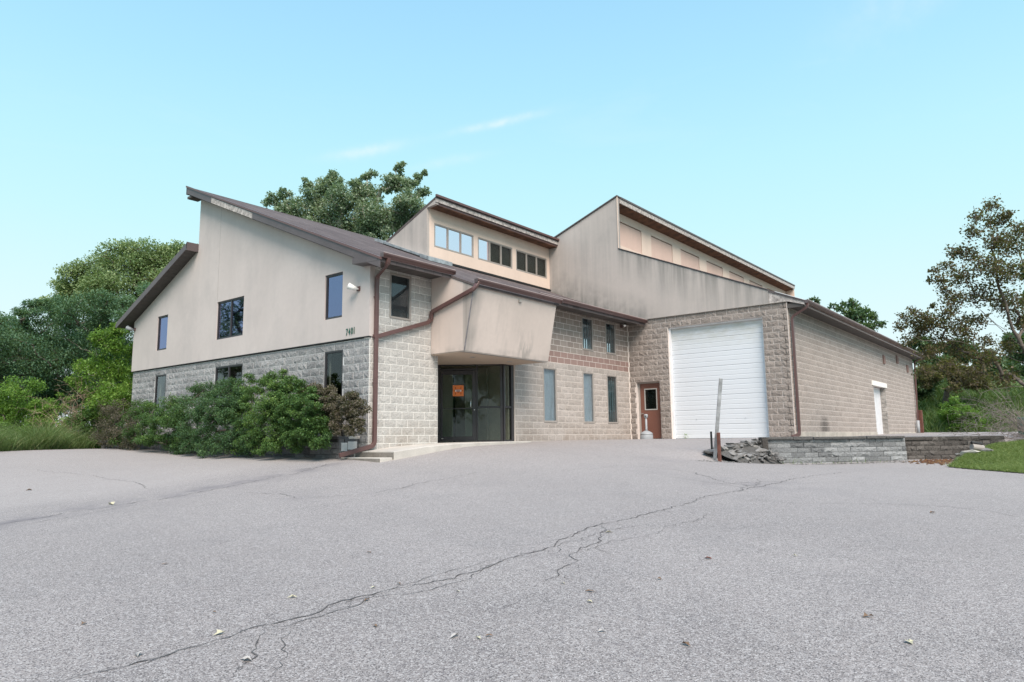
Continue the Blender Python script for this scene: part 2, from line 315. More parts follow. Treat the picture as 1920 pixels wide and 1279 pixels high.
class MB:
    def __init__(s): s.v = []; s.f = []
    def add(s, v, f):
        n = len(s.v); s.v += [tuple(x) for x in v]; s.f += [tuple(i + n for i in q) for q in f]; return s
    def box(s, x0, x1, y0, y1, z0, z1):
        v = [(x, y, z) for z in (z0, z1) for y in (y0, y1) for x in (x0, x1)]
        return s.add(v, [(0, 2, 3, 1), (4, 5, 7, 6), (0, 1, 5, 4), (2, 6, 7, 3), (0, 4, 6, 2), (1, 3, 7, 5)])
    def prism(s, poly, axis, a, b):             # polygon in the two other axes, from a to b along axis
        def p(q, t):
            q = list(q); q.insert(axis, t); return tuple(q)
        n = len(poly); v = [p(q, a) for q in poly] + [p(q, b) for q in poly]
        f = [tuple(range(n))[::-1], tuple(range(n, 2 * n))] + [(i, (i + 1) % n, n + (i + 1) % n, n + i) for i in range(n)]
        return s.add(v, f)
    def tube(s, pts, r, k=8, cap=True, flat_=None):
        pts = [Vector(p) for p in pts]; rs = r if isinstance(r, (list, tuple)) else [r] * len(pts); n0 = len(s.v); prev = None
        for i, p in enumerate(pts):
            d = (pts[min(i + 1, len(pts) - 1)] - pts[max(i - 1, 0)]).normalized()
            up = Vector((0, 0, 1)) if abs(d.z) < .9 else Vector((1, 0, 0))
            u = d.cross(up).normalized(); w_ = u.cross(d).normalized()
            if prev is not None and u.dot(prev) < 0: u = -u; w_ = -w_
            prev = u
            for j in range(k):
                t = 2 * math.pi * j / k; s.v.append(tuple(p + (u * math.cos(t) + w_ * math.sin(t)) * rs[i]))
        for i in range(len(pts) - 1):
            for j in range(k): s.f.append((n0 + i * k + j, n0 + i * k + (j + 1) % k, n0 + (i + 1) * k + (j + 1) % k, n0 + (i + 1) * k + j))
        if cap: s.f.append(tuple(n0 + j for j in range(k))[::-1]); s.f.append(tuple(n0 + (len(pts) - 1) * k + j for j in range(k)))
        return s
    def lathe(s, prof, k=20, c=(0, 0)):
        n0 = len(s.v)
        for r, z in prof:
            for j in range(k): t = 2 * math.pi * j / k; s.v.append((c[0] + r * math.cos(t), c[1] + r * math.sin(t), z))
        for i in range(len(prof) - 1):
            for j in range(k): s.f.append((n0 + i * k + j, n0 + i * k + (j + 1) % k, n0 + (i + 1) * k + (j + 1) % k, n0 + (i + 1) * k + j))
        s.f.append(tuple(n0 + j for j in range(k))[::-1]); s.f.append(tuple(n0 + (len(prof) - 1) * k + j for j in range(k)))
        return s
    def me(s, name, mat, bevel=0, smooth=False):
        me = bpy.data.meshes.new(name); me.from_pydata(s.v, [], s.f); me.update()
        bm = bmesh.new(); bm.from_mesh(me); bmesh.ops.recalc_face_normals(bm, faces=bm.faces)
        if bevel:
            es = [e_ for e_ in bm.edges if len(e_.link_faces) == 2 and e_.calc_face_angle(0) > .5]
            bmesh.ops.bevel(bm, geom=es, offset=bevel, segments=1, affect='EDGES', clamp_overlap=True)
        bm.to_mesh(me); bm.free(); me.materials.append(MAT[mat])
        if smooth: me.shade_smooth()
        return me
    def obj(s, name, mat, parent=None, bevel=0, smooth=False, **kw): return obj(name, s.me(name, mat, bevel, smooth), parent, **kw)
def holed(outer, holes, frame, d0, d1, mb=None):
    """plate with holes: 2-D loops (u, z); frame(u, d, z) -> xyz; front at d0, back at d1"""
    mb = mb or MB(); loops = [outer] + holes
    flatv = [p for lp in loops for p in lp]
    tris = geometry.tessellate_polygon([[Vector((p[0], p[1], 0)) for p in lp] for lp in loops])
    n = len(flatv); v = [frame(p[0], d0, p[1]) for p in flatv] + [frame(p[0], d1, p[1]) for p in flatv]
    f = [tuple(t) for t in tris] + [tuple(i + n for i in t[::-1]) for t in tris]
    k = 0
    for lp in loops:
        m_ = len(lp)
        for i in range(m_): f.append((k + i, k + (i + 1) % m_, n + k + (i + 1) % m_, n + k + i))
        k += m_
    return mb.add(v, f)
def rect(u0, u1, z0, z1): return [(u0, z0), (u1, z0), (u1, z1), (u0, z1)]
FE = lambda Y0: (lambda u, d, z: (u, Y0 - d, z))            # faces the street side (-Y); d outwards
FS = lambda X0: (lambda u, d, z: (X0 - d, u, z))            # faces -X

# ------------------------------------------------------------------ ground height
def tps(ctrl):
    P = np.array([c[:2] for c in ctrl], float) / 10; z = np.array([c[2] for c in ctrl], float); n = len(P)
    d = np.linalg.norm(P[:, None] - P[None], axis=2); K = np.where(d > 0, d * d * np.log(d + 1e-12), 0) + np.eye(n) * 2e-3
    A = np.zeros((n + 3, n + 3)); A[:n, :n] = K; A[:n, n] = 1; A[:n, n + 1:] = P; A[n:, :n] = A[:n, n:].T
    sol = np.linalg.solve(A, np.concatenate([z, [0, 0, 0]]))
    def f(x, y):
        x = np.asarray(x, float) / 10; y = np.asarray(y, float) / 10; sh = x.shape; q = np.stack([x.ravel(), y.ravel()], 1)
        o = np.empty(len(q))
        for s0 in range(0, len(q), 20000):
            dd = np.linalg.norm(q[s0:s0 + 20000, None] - P[None], axis=2)
            o[s0:s0 + 20000] = np.where(dd > 0, dd * dd * np.log(dd + 1e-12), 0) @ sol[:n] + sol[n] + q[s0:s0 + 20000] @ sol[n + 1:]
        return o.reshape(sh)
    return f
shared = [(-11.6, -13.9, -1.52), (-9, -12, -1.30), (-7.5, .5, -.90), (-4.6, 11.2, -.13), (-.6, 14.3, -.10), (-.64, .3, -.36), (-.6, -1.16, -.43), (-.16, -1.2, -.38),
          (.85, -1.2, -.265), (2.18, -1.2, -.12), (-.64, 6, -.30), (-20, 14, -.3), (-18, 0, -1.0), (-2.2, 19.6, -.2), (-14, -24, -1.9), (-3.5, -3.3, -.78), (-3.5, 6, -.45), (0, 25, -.1)]
Lf = tps(shared + [(5.9, -6.6, -.56), (8.6, -6.8, -.67), (11.6, -9.8, -.66), (14.4, -10.9, -.66), (10.1, -11.2, -.80), (8.3, -12.8, -.84), (3.2, -1.6, -.14), (5.5, -.6, -.05), (0, -18, -1.25), (12, -22, -1.2), (3, -8, -.74)])
Uf = tps(shared + [(5.9, 0, -.03), (13, 0, -.01), (13, -6.2, -.02), (9, -6.6, -.01), (36, -6.5, .16), (11.8, -9.6, 0), (15.2, -11.8, -.02), (25, -15, .06), (45, -10, .17), (50, -25, .15), (6.5, -5.6, -.25), (8, -3, -.03), (5.0, -2.6, -.16)])
PL = np.array([(1.5, -2.4), (4.5, -4.2), (6.1, -6.1), (8.68, -6.62), (11.86, -9.55), (15.22, -11.62), (24, -17.0), (60, -38)]); WD = np.array([2.6, 1.7, .45, .05, .05, .05, .3, 1.])
def hz(x, y):
    x = np.asarray(x, float); y = np.asarray(y, float); best = np.full(x.shape, 1e9); sg = np.zeros(x.shape); wd = np.ones(x.shape)
    for i in range(len(PL) - 1):
        a_, b_ = PL[i], PL[i + 1]; ab = b_ - a_; t = np.clip(((x - a_[0]) * ab[0] + (y - a_[1]) * ab[1]) / (ab @ ab), 0, 1)
        dx = x - a_[0] - t * ab[0]; dy = y - a_[1] - t * ab[1]; d = np.hypot(dx, dy)
        side = np.sign(ab[0] * (y - a_[1]) - ab[1] * (x - a_[0])); c_ = d < best
        best = np.where(c_, d, best); sg = np.where(c_, side, sg); wd = np.where(c_, WD[i] + t * (WD[i + 1] - WD[i]), wd)
    # left of the first point fade the difference out
    s_ = sg * best; k = np.clip((s_ + wd) / (2 * wd), 0, 1); k = k * k * (3 - 2 * k)
    L = Lf(x, y); U = Uf(x, y)
    left = np.clip((x - 0.2) / 1.6, 0, 1)
    return L + (U - L) * k * left
def h1(x, y): return float(hz(np.array([x]), np.array([y]))[0])
def far(x, y, z):                                  # blend to a level plain and the rise behind the yard
    r = np.hypot(x - 5, y); t = np.clip((r - 60) / 40, 0, 1); z = z * (1 - t) + (-.2) * t
    return z
def on_ground(px, py, lo=1.5, hi_=60):
    d = np.linspace(lo, hi_, 1500); q = CAM[None] + (R3.T @ np.array([(px - 960) / FPX, (py - 639.5) / FPX, 1.0]))[None] * d[:, None]
    g_ = hz(q[:, 0], q[:, 1]); i = np.argmax(q[:, 2] < g_)
    return np.array([q[i, 0], q[i, 1], g_[i]])
def grid(xs, ys, fn, name, mat, mask=None):
    X, Y = np.meshgrid(xs, ys); Z = fn(X, Y); nx, ny = len(xs), len(ys)
    v = np.stack([X.ravel(), Y.ravel(), Z.ravel()], 1)
    i, j = np.meshgrid(np.arange(nx - 1), np.arange(ny - 1)); b = (j * nx + i).ravel(); f = np.stack([b, b + 1, b + nx + 1, b + nx], 1)
    if mask is not None:
        cx_ = (xs[:-1] + xs[1:]) / 2; cy_ = (ys[:-1] + ys[1:]) / 2; CX, CY = np.meshgrid(cx_, cy_); f = f[mask(CX, CY).ravel()]
    return mesh(name, v, f, mat, smooth=True)
def ax(*seg):
    o = []
    for a_, b_, s_ in seg: o += list(np.arange(a_, b_, s_))
    return np.array(o + [seg[-1][1]])
# asphalt apron: everything in front of the verge line and round the building
def lot_mask(x, y):
    verge = (y - 11.2) - (x + 4.6) * (14.3 - 11.2) / 4.0 > .15
    left = verge & (x < 1.2)
    return ~left & ~((x > .3) & (y > 16))
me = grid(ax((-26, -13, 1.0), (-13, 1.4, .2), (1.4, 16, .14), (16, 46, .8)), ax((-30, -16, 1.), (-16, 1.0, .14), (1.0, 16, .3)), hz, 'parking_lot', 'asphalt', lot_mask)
co = np.empty(len(me.vertices) * 3, dtype=np.float32); me.vertices.foreach_get('co', co); co = co.reshape(-1, 3)
def segd(pts, p):
    best = np.full(len(p), 1e9)
    for a_, b_ in zip(pts[:-1], pts[1:]):
        ab = b_ - a_; t = np.clip(((p - a_) @ ab) / (ab @ ab), 0, 1); best = np.minimum(best, np.linalg.norm(p - a_ - t[:, None] * ab, axis=1))
    return best
cre = np.array([on_ground(*q)[:2] for q in ((-60, 995), (0, 982), (150, 955), (330, 928), (450, 905), (560, 885), (625, 870))]); dc = segd(cre, co[:, :2])
stn = .95 * np.exp(-(dc / .26) ** 2) + .35 * np.exp(-(dc / .9) ** 2)
for q, r_, k_ in (((1415, 908), .9, .7), ((1240, 862), .5, .5), ((1130, 995), .35, .25), ((545, 934), .3, .5), ((470, 893), .5, .35), ((1060, 1048), .4, .25), ((1215, 885), .6, .3)):
    g_ = on_ground(*q)[:2]; stn = np.maximum(stn, k_ * np.exp(-(np.linalg.norm((co[:, :2] - g_) * np.array([1, .8]), axis=1) / r_) ** 2))
stn = np.maximum(stn, .9 * np.exp(-(np.clip(np.abs(co[:, 0] + .85), 0, 9) / .35) ** 2) * (co[:, 1] > .2) * (co[:, 1] < 14.5))
at_ = me.attributes.new('stain', 'FLOAT', 'POINT'); at_.data.foreach_set('value', stn.astype(np.float32))
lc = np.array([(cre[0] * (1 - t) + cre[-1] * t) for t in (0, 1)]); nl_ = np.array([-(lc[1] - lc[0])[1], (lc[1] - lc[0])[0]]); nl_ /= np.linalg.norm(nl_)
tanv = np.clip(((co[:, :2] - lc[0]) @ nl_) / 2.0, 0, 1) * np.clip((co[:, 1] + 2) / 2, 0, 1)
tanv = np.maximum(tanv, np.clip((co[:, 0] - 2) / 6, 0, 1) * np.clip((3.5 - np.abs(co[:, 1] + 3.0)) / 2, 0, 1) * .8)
tanv = np.maximum(tanv, .62 * np.clip((np.hypot(co[:, 0] - CAM[0], co[:, 1] - CAM[1]) - 6) / 10, 0, 1))  # far lot painted lighter: grazing-angle brightness put into the colour
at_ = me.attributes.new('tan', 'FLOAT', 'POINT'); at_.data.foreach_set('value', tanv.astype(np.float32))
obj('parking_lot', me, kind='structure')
def gfn(x, y): return np.where((np.abs(x) < 60) & (np.abs(y) < 60), far(x, y, np.where(np.hypot(x, y) < 70, hz(x, y), -.2)), -.2) - .06
obj('ground', grid(ax((-600, -60, 90), (-60, 60, 2.5), (60, 700, 80)), ax((-600, -60, 90), (-60, 60, 2.5), (60, 700, 80)), gfn, 'ground', 'ground_green', lambda x, y: ~((x > -21) & (x < 40) & (y > -26) & (y < 7.5))), kind='structure')
# rise behind the yard on the right
def hill(x, y):
    t = np.clip((x - 44.2 + .10 * (y + 6)) / 26, 0, 1); return -.1 + 6.2 * t ** .8 + .25 * np.sin(x * .7 + y * .4) * np.clip(t * 4, 0, 1)
obj('hillside', grid(ax((43.6, 80, 1.2)), ax((-60, 14, 1.5)), hill, 'hillside', 'ground_green'), kind='structure')

# ------------------------------------------------------------------ blocks
def block_mesh(style, k):
    r = np.random.default_rng(100 * k + len(style)); nx, nz = (6, 3)
    amp = {'deep': .022, 'rough': .012, 'mid': .009, 'flat': .002}[style]; pr = .001
    xs = np.linspace(-.5, .5, nx); zs = np.linspace(0, 1, nz); v = []; f = []
    for j, z_ in enumerate(zs):
        for i, x_ in enumerate(xs):
            edge = i in (0, nx - 1) or j in (0, nz - 1); d = pr + (r.uniform(.05, .35) * amp if edge else r.uniform(.35, 1.25) * amp)
            jx = 0 if i in (0, nx - 1) else r.uniform(-.06, .06); jz = 0 if j in (0, nz - 1) else r.uniform(-.25, .25)
            v.append((x_ + jx, -d, z_ + jz))
    for j in range(nz - 1):
        for i in range(nx - 1):
            b = j * nx + i
            if r.random() < .5: f += [(b, b + 1, b + nx + 1), (b, b + nx + 1, b + nx)]
            else: f += [(b, b + 1, b + nx), (b + 1, b + nx + 1, b + nx)]
    o = len(v); v += [(-.5, .02, 0), (.5, .02, 0), (.5, .02, 1), (-.5, .02, 1)]
    top = [(nz - 1) * nx + i for i in range(nx)]
    f += [tuple([o, o + 1] + list(range(nx))[::-1]), tuple([o + 3] + top + [o + 2]), tuple([o + 3, o] + [j * nx for j in range(nz)]), tuple([o + 1, o + 2] + [j * nx + nx - 1 for j in range(nz)][::-1])]
    return v, f, r.random()
BV = {}; BM_ = {}
for st in ('deep', 'rough', 'mid', 'flat'):
    for k in range(10): BV[st, k] = block_mesh(st, k)
def bmesh_for(st, k, mat):
    key = (st, k, mat)
    if key not in BM_:
        v, f, r_ = BV[st, k]; BM_[key] = mesh('block', v, [list(x) for x in f], mat, rnd=[r_] * len(f))
    return BM_[key]
ALLB = []
def lay(wall, O_, rz, u0, u1, z0, n, openings, style, L=.4064, H=.2032, gap=.015, off=0, matf=None, extra=None):
    """collect the blocks of one wall; u runs along the wall's local x"""
    ca, sa = math.cos(rz), math.sin(rz)
    for k in range(n):
        za, zb = z0 + k * H, z0 + (k + 1) * H; zc = (za + zb) / 2
        cuts = [(u0, u1)]
        for (a_, b_, c_, d_) in openings:
            if c_ - .03 < zc < d_ + .03:
                nc = []
                for s_, e_ in cuts:
                    if b_ <= s_ or a_ >= e_: nc.append((s_, e_)); continue
                    if a_ > s_: nc.append((s_, a_))
                    if b_ < e_: nc.append((b_, e_))
                cuts = nc
        o_ = off + (L / 2 if k % 2 else 0)
        for s_, e_ in cuts:
            g = math.floor((s_ - o_) / L) * L + o_
            while g < e_ - .02:
                a_ = max(g, s_); b_ = min(g + L, e_); g += L
                if b_ - a_ < .05: continue
                mt, st = matf(zc, (a_ + b_) / 2); c_ = (a_ + b_) / 2
                loc = (O_[0] + ca * c_, O_[1] + sa * c_, O_[2] + za + gap / 2)
                ALLB.append(dict(wall=wall, loc=loc, rz=rz, w=b_ - a_ - gap, h=H - gap, mat=mt, st=st, var=random.randrange(10), d=math.dist(loc, CAM)))

B = thing('commercial_building', 'large tan stucco and split-face block commercial building with sloped roofs and a tall garage bay', 'building')
# backing of mortar, then the blocks
def wallback(name, outer, holes, frame, mat, d1=-.22): return holed(outer, holes, frame, 0, d1).obj(name, mat, B)
sw_low = [(1.06, 1.84, .55, 2.45), (5.89, 7.48, .55, 2.45), (10.75, 11.54, .55, 2.45)]
wS = wallback('block_wall', rect(.22, 13.34, -.7, 2.66), [rect(a_, b_, c_, d_) for a_, b_, c_, d_ in sw_low], FS(0), 'mortar_grey')
lay(wS, (0, 0, 0), -math.pi / 2, -13.34, -.004, -.6096, 16, [(-b_, -a_, c_, d_) for a_, b_, c_, d_ in sw_low], 'rough', matf=lambda z_, u_: ('block_grey', 'deep'))
ew = [(7.39, 8.16, .6096, 2.4384), (9.80, 10.52, .6096, 2.4384), (11.45, 12.20, .6096, 2.4384), (9.82, 10.56, 3.2512, 4.47), (11.45, 12.19, 3.2512, 4.47), (.64, 1.40, 3.2512, 4.47)]
wT = wallback('block_wall', rect(0, 2.44, -.6, 4.85), [rect(.64, 1.40, 3.2512, 4.47)], FE(0), 'mortar_pale')
lay(wT, (0, 0, 0), 0, .0, 2.44, -.4064, 25, [ew[5]], 'mid', matf=lambda z_, u_: ('block_pale', 'rough' if z_ < 3 else 'mid'), off=.1)
wM = wallback('block_wall', rect(5.88, 13.2, -.5, 4.85), [rect(*o_) for o_ in ew[:5]], FE(0), 'mortar_beige')
def mf(z_, u_):
    if 2.64 < z_ < 3.06: return ('block_red', 'flat')
    return ('block_beige', 'rough') if z_ < 2.64 else ('block_taupe', 'flat')
lay(wM, (0, 0, 0), 0, 5.88, 13.16, -.2032, 24, ew[:5], 'rough', matf=mf, off=.12)
wR = wallback('block_wall', rect(2.5, 5.88, 2.5, 4.85), [], FE(0.02), 'mortar_beige')
gw = [(.28, 1.30, -.3, 2.2352), (1.73, 5.38, -.3, 4.2672)]
wG = wallback('block_wall', rect(-6.24, .2, -.5, 4.67), [rect(-b_, -a_, c_, d_) for a_, b_, c_, d_ in gw], FS(13.2), 'mortar_side', -.3)
lay(wG, (13.2, 0, 0), -math.pi / 2, .0, 6.245, -.4064, 25, gw, 'rough', matf=lambda z_, u_: ('block_brown', 'deep'), off=.03)
we = [(25.30, 27.85, -.2, 2.40)]
wW = wallback('block_wall', rect(13.2, 36.0, -.5, 4.75), [rect(*we[0])], FE(-6.26), 'mortar_side')
lay(wW, (0, -6.26, 0), 0, 13.2, 36.0, .2032, 22, we + [(13, 36, -1, .1)], 'mid', matf=lambda z_, u_: ('block_side', 'mid'), off=.05, gap=.018)
MB().box(13.21, 25.3, -6.285, -6.2, -.3, .2).box(27.85, 36.0, -6.285, -6.2, -.3, .2).obj('foundation', 'foundation', B)
# hidden sides so that the building is closed
mb = MB(); mb.box(.05, 13.2, 13.15, 13.34, -.4, 4.6); mb.box(13.4, 36, 9.9, 10.1, -.4, 5.6); mb.box(35.8, 36, -6.03, 9.9, -.4, 4.8); mb.box(.3, 35.7, .3, 9.8, -.05, .0); mb.box(.3, 13.1, 2.8, 13.1, 2.78, 2.92); mb.box(13.5, 13.7, 4, 9.9, 0, 5)
mb.obj('rear_wall', 'stucco_south', B)
mb = MB(); mb.box(.3, 13.1, 5.2, 5.3, 0, 6.2); mb.box(5.0, 5.1, .3, 5.1, 2.6, 5.0); mb.box(2.4, 2.5, 2.2, 5.1, 0, 4.6); mb.obj('inner_wall', 'interior', B)

# ------------------------------------------------------------------ stucco
zA = lambda Y: 4.86 + .42 * Y
sw_up = [(1.08, 1.84, 3.31, 4.54), (5.89, 7.47, 3.31, 4.54), (10.77, 11.54, 3.31, 4.54)]
holed([(-.03, 2.70), (13.40, 2.70), (13.40, 4.55), (8.86, 6.50), (8.86, 8.32), (-.03, 4.60)], [rect(*o_) for o_ in sw_up], FS(0), .045, -.12).obj('stucco_wall', 'stucco_south', B, bevel=.006)
MB().box(-.058, .01, -.035, 13.40, 2.675, 2.70).obj('drip_edge', 'black', B)
MB().box(0.0, .15, 8.74, 8.86, 6.3, 8.3).box(.15, 5.9, 8.74, 8.86, 4.5, 8.3).obj('stucco_wall', 'stucco_south', B)
MB().box(-.0475, -.044, 7.47, 7.482, 4.6, 7.65).obj('control_joint', 'frame_taupe', B)
# entrance box
box_ = [(-.015, 2.41), (-1.26, 2.41), (-1.61, 4.12), (-.015, 4.79)]
MB().prism(box_, 0, 2.15, 5.96).obj('stucco_box', 'stucco_box', B, bevel=.012)
MB().prism([(-1.285, 2.43), (-1.262, 2.43), (-1.61, 4.12), (-1.63, 4.12)], 0, 2.135, 2.16).obj('control_joint', 'stain_dark', B)
MB().prism([(-1.1, 2.395), (-1.26, 2.395), (-1.26, 2.409), (-1.1, 2.409)], 0, 2.16, 5.95).obj('drip_edge', 'frame_taupe', B)
MB().box(4.10, 4.22, -1.62, -1.56, 3.96, 4.04).obj('vent', 'frame_taupe', B)
MB().box(2.17, 5.90, -1.10, -.0, 2.392, 2.41).box(2.45, 5.87, 0, 2.6, 2.392, 2.46).obj('ceiling', 'stucco_ceiling', B)
for x_ in (3.30, 4.97): MB().lathe([(.085, 2.386), (.085, 2.391)], 16, (x_, -.53)).obj('downlight', 'lamp_glass', B)
# lantern 1
Yc = 3.76; lw = [(6.04, 8.17, 6.97, 7.86), (8.42, 10.55, 6.97, 7.86), (10.80, 12.95, 6.97, 7.86)]
holed([(5.79, 6.52), (13.19, 6.52), (13.19, 8.42), (5.79, 8.42)], [rect(*o_) for o_ in lw], FE(Yc), 0, -.15).obj('stucco_wall', 'stucco_lantern', B, bevel=.005)
MB().prism([(7.2, 7.0), (7.2, 6.99), (3.30, 8.60), (3.30, 8.37), (3.758, 8.33), (3.758, 6.50)], 0, 5.66, 5.788).obj('stucco_wall', 'stucco_side', B)
MB().box(5.80, 13.19, 3.70, 3.755, 6.44, 6.515).obj('flashing', 'black', B)
MB().prism([(3.60, 6.42), (3.60, 6.50), (6.3, 7.64), (6.3, 7.54)], 0, 5.42, 5.66).obj('flashing', 'steel', B)
MB().prism([(3.20, 6.22), (3.20, 6.36), (3.62, 6.53), (3.62, 6.40)], 0, 5.2, 6.4).obj('flashing', 'steel', B)
MB().prism([(3.22, 8.60), (3.22, 8.685), (6.6, 7.20), (6.6, 7.10)], 0, 5.65, 13.19).obj('roof_slab', 'shingle', B)
MB().box(5.64, 13.19, 3.27, 3.31, 8.44, 8.60).obj('fascia', 'wood_weathered', B)
MB().box(5.60, 13.19, 3.20, 3.27, 8.62, 8.70).obj('drip_edge', 'metal_brown', B)
for k in range(4): MB().box(5.80, 13.19, 3.32 + k * .11, 3.42 + k * .11, 8.345 - .0, 8.36).obj('soffit_board', 'wood_soffit', B)
MB().box(5.80, 13.19, 3.315, 3.33, 8.36, 8.44).obj('fascia', 'metal_brown', B)
# garage end wall with fin
holed([(-5.66, 4.67), (8.4, 4.67), (8.4, 6.95), (.28, 9.94), (.28, 7.71), (-5.66, 5.15)], [], FS(13.2), .05, -.12).obj('stucco_wall', 'stucco_garage', B, bevel=.006)
MB().box(13.13, 13.21, -6.25, 0, 4.672, 4.69).obj('drip_edge', 'frame_taupe', B)
MB().prism([(.27, 7.73), (.27, 7.76), (-5.66, 5.20), (-5.66, 5.165)], 0, 13.12, 13.25).prism([(.25, 9.95), (.25, 10.0), (8.4, 7.02), (8.4, 6.97)], 0, 13.10, 13.34).obj('coping', 'metal_plum', B)
MB().box(13.125, 13.148, .245, .285, 7.74, 9.93).obj('corner_bead', 'stucco_lantern', B)
# lantern 2
cp = [(13.98 + 3.075 * k, 16.15 + 3.075 * k, 8.20, 9.26) for k in range(7)]
holed(rect(13.33, 36.0, 7.75, 9.72), [rect(*o_) for o_ in cp], FE(.8), 0, -.1).obj('stucco_wall', 'stucco_lantern', B)
for a_, b_, c_, d_ in cp:
    MB().box(a_ + .015, b_ - .035, .823, .86, c_ + .01, d_ - .04).obj('infill_panel', 'stucco_panel', B)
    MB().box(a_ + .001, b_ - .001, .862, .88, c_ + .001, d_ - .001).obj('reveal', 'black', B)  # black sheet painting the shadow gap along panel top and right edge
MB().prism([(.28, 9.80), (.28, 9.96), (9.9, 6.40), (9.9, 6.2)], 0, 13.34, 36.12).obj('roof_slab', 'shingle', B)
MB().box(13.34, 36.12, .235, .275, 9.70, 9.89).obj('fascia', 'wood_weathered', B)
MB().box(13.34, 36.14, .205, .27, 9.90, 9.975).obj('drip_edge', 'metal_plum', B)
n_ = 10
for k in range(n_): MB().prism([(.285, 9.695), (.798, 9.60), (.798, 9.612), (.285, 9.707)], 0, 13.34 + k * 2.278, 13.325 + (k + 1) * 2.278).obj('soffit_board', 'wood_soffit', B)
MB().box(36.0, 36.14, .28, 4.0, 7.5, 9.66).obj('stucco_wall', 'stucco_lantern', B)

# ------------------------------------------------------------------ roofs
def slab(Y0, Y1, x0, x1, zf, t=.10, name='roof_slab', mat='shingle'):
    return MB().prism([(Y0, zf(Y0)), (Y1, zf(Y1)), (Y1, zf(Y1) - t), (Y0, zf(Y0) - t)], 0, x0, x1).obj(name, mat, B)
slab(-.78, 9.16, -.37, 2.13, zA); slab(-1.66, 9.16, 2.13, 6.02, zA, .06); slab(-.80, 9.16, 6.02, 13.14, zA)
zB = lambda Y: 6.70 - .42 * (Y - 8.86)
slab(8.87, 13.95, -.42, 13.2, zB)
zW = lambda Y: 7.62 + .43 * Y
slab(-6.86, .79, 13.26, 36.35, zW)
for k in range(70):      # shingle courses as raised lips
    pass
# rake boards
def rake(Y0, Y1, zf, x0, x1, top, bot, name='fascia', mat='metal_plum'): return MB().prism([(Y0, zf(Y0) - top), (Y1, zf(Y1) - top), (Y1, zf(Y1) - bot), (Y0, zf(Y0) - bot)], 0, x0, x1).obj(name, mat, B)
rake(-.80, 5.02, zA, -.40, -.372, .02, .24); rake(5.02, 7.50, zA, -.40, -.372, .05, .24, 'fascia_patch', 'wood_weathered'); rake(7.50, 9.18, zA, -.40, -.372, .02, .24)
rake(-.82, 9.2, zA, -.425, -.34, -.03, .03, 'drip_edge', 'metal_brown')
MB().box(-.40, 5.9, 9.165, 9.20, 8.44, 8.72).obj('fascia', 'metal_plum', B)
rake(.1, 9.0, zA, -.37, -.05, .245, .26, 'soffit', 'soffit_dark')
MB().box(-.37, 0, 8.88, 9.16, 8.28, 8.36).obj('soffit', 'soffit_dark', B)
rake(8.87, 13.97, zB, -.45, -.422, .0, .21); MB().box(-.45, 0, 8.862, 8.90, 6.44, 6.72).obj('fascia', 'metal_plum', B)
for k in range(22):
    y0 = 8.90 + k * .229; MB().prism([(y0, zB(y0) - .19), (y0 + .215, zB(y0 + .215) - .19), (y0 + .215, zB(y0 + .215) - .20), (y0, zB(y0) - .20)], 0, -.42, -.05).obj('soffit_board', 'soffit_dark', B)
MB().box(-.44, 13.2, 13.95, 14.05, 4.38, 4.52).obj('gutter', 'metal_brown', B)
# boxed eave return
MB().prism([(.25, 4.70), (.25, 4.53), (-.70, 4.47), (-.76, 4.56)], 0, -.405, -.06).obj('eave_return', 'metal_plum', B)
# soffits under the eaves
def eave(x0, x1, Yw, Yo, z_, pieces):
    w_ = (x1 - x0) / pieces
    for k in range(pieces): MB().box(x0 + k * w_ + .006, x0 + (k + 1) * w_ - .006, Yo, Yw, z_, z_ + .012).obj('soffit_board', 'soffit_dark', B)
    MB().box(x0, x1, Yo - .02, Yo + .012, z_ - .02, z_ + .10).obj('fascia', 'gutter_edge', B)
eave(-.05, 2.14, -.0, -.70, 4.53, 8); eave(5.965, 13.13, -.0, -.72, 4.53, 24); eave(13.3, 36.2, -6.27, -6.80, 4.50, 40)
# gutters
def gutter(x0, x1, Yb, zt, par=B):
    p = [(Yb, zt), (Yb, zt - .11), (Yb - .055, zt - .115), (Yb - .075, zt - .07), (Yb - .115, zt - .035), (Yb - .115, zt - .004), (Yb - .10, zt - .004), (Yb - .062, zt - .06), (Yb - .045, zt - .10), (Yb - .012, zt - .10), (Yb - .012, zt)]
    MB().prism(p, 0, x0, x1).obj('gutter', 'metal_brown', par)
    MB().box(x0, x1, Yb - .122, Yb - .112, zt - .003, zt + .012).obj('gutter_lip', 'gutter_edge', par)
    MB().box(x0 - .006, x0, Yb - .115, Yb, zt - .11, zt).box(x1, x1 + .006, Yb - .115, Yb, zt - .11, zt).obj('end_cap', 'metal_plum', par)
gutter(-.36, 2.22, -.785, 4.655); gutter(2.12, 6.05, -1.67, 4.29); gutter(6.06, 13.12, -.81, 4.635); gutter(13.15, 36.3, -6.865, 4.655)
# warehouse gable end piece beside the stucco
MB().prism([(-5.67, 5.12), (-6.86, 4.62), (-6.86, 4.50), (-6.26, 4.69), (-5.67, 4.69)], 0, 13.16, 13.26).obj('gable_end', 'wood_weathered', B)
MB().prism([(-5.67, 5.165), (-6.86, 4.66), (-6.86, 4.60), (-5.67, 5.10)], 0, 13.135, 13.16).obj('fascia', 'metal_plum', B)
MB().prism([(-5.9, 5.085), (-6.86, 4.672), (-6.86, 4.655), (-5.9, 5.065)], 0, 13.115, 13.16).obj('drip_edge', 'trim_white', B)
MB().box(13.2, 13.3, -6.8, -6.27, 4.45, 4.6).obj('soffit', 'soffit_dark', B)

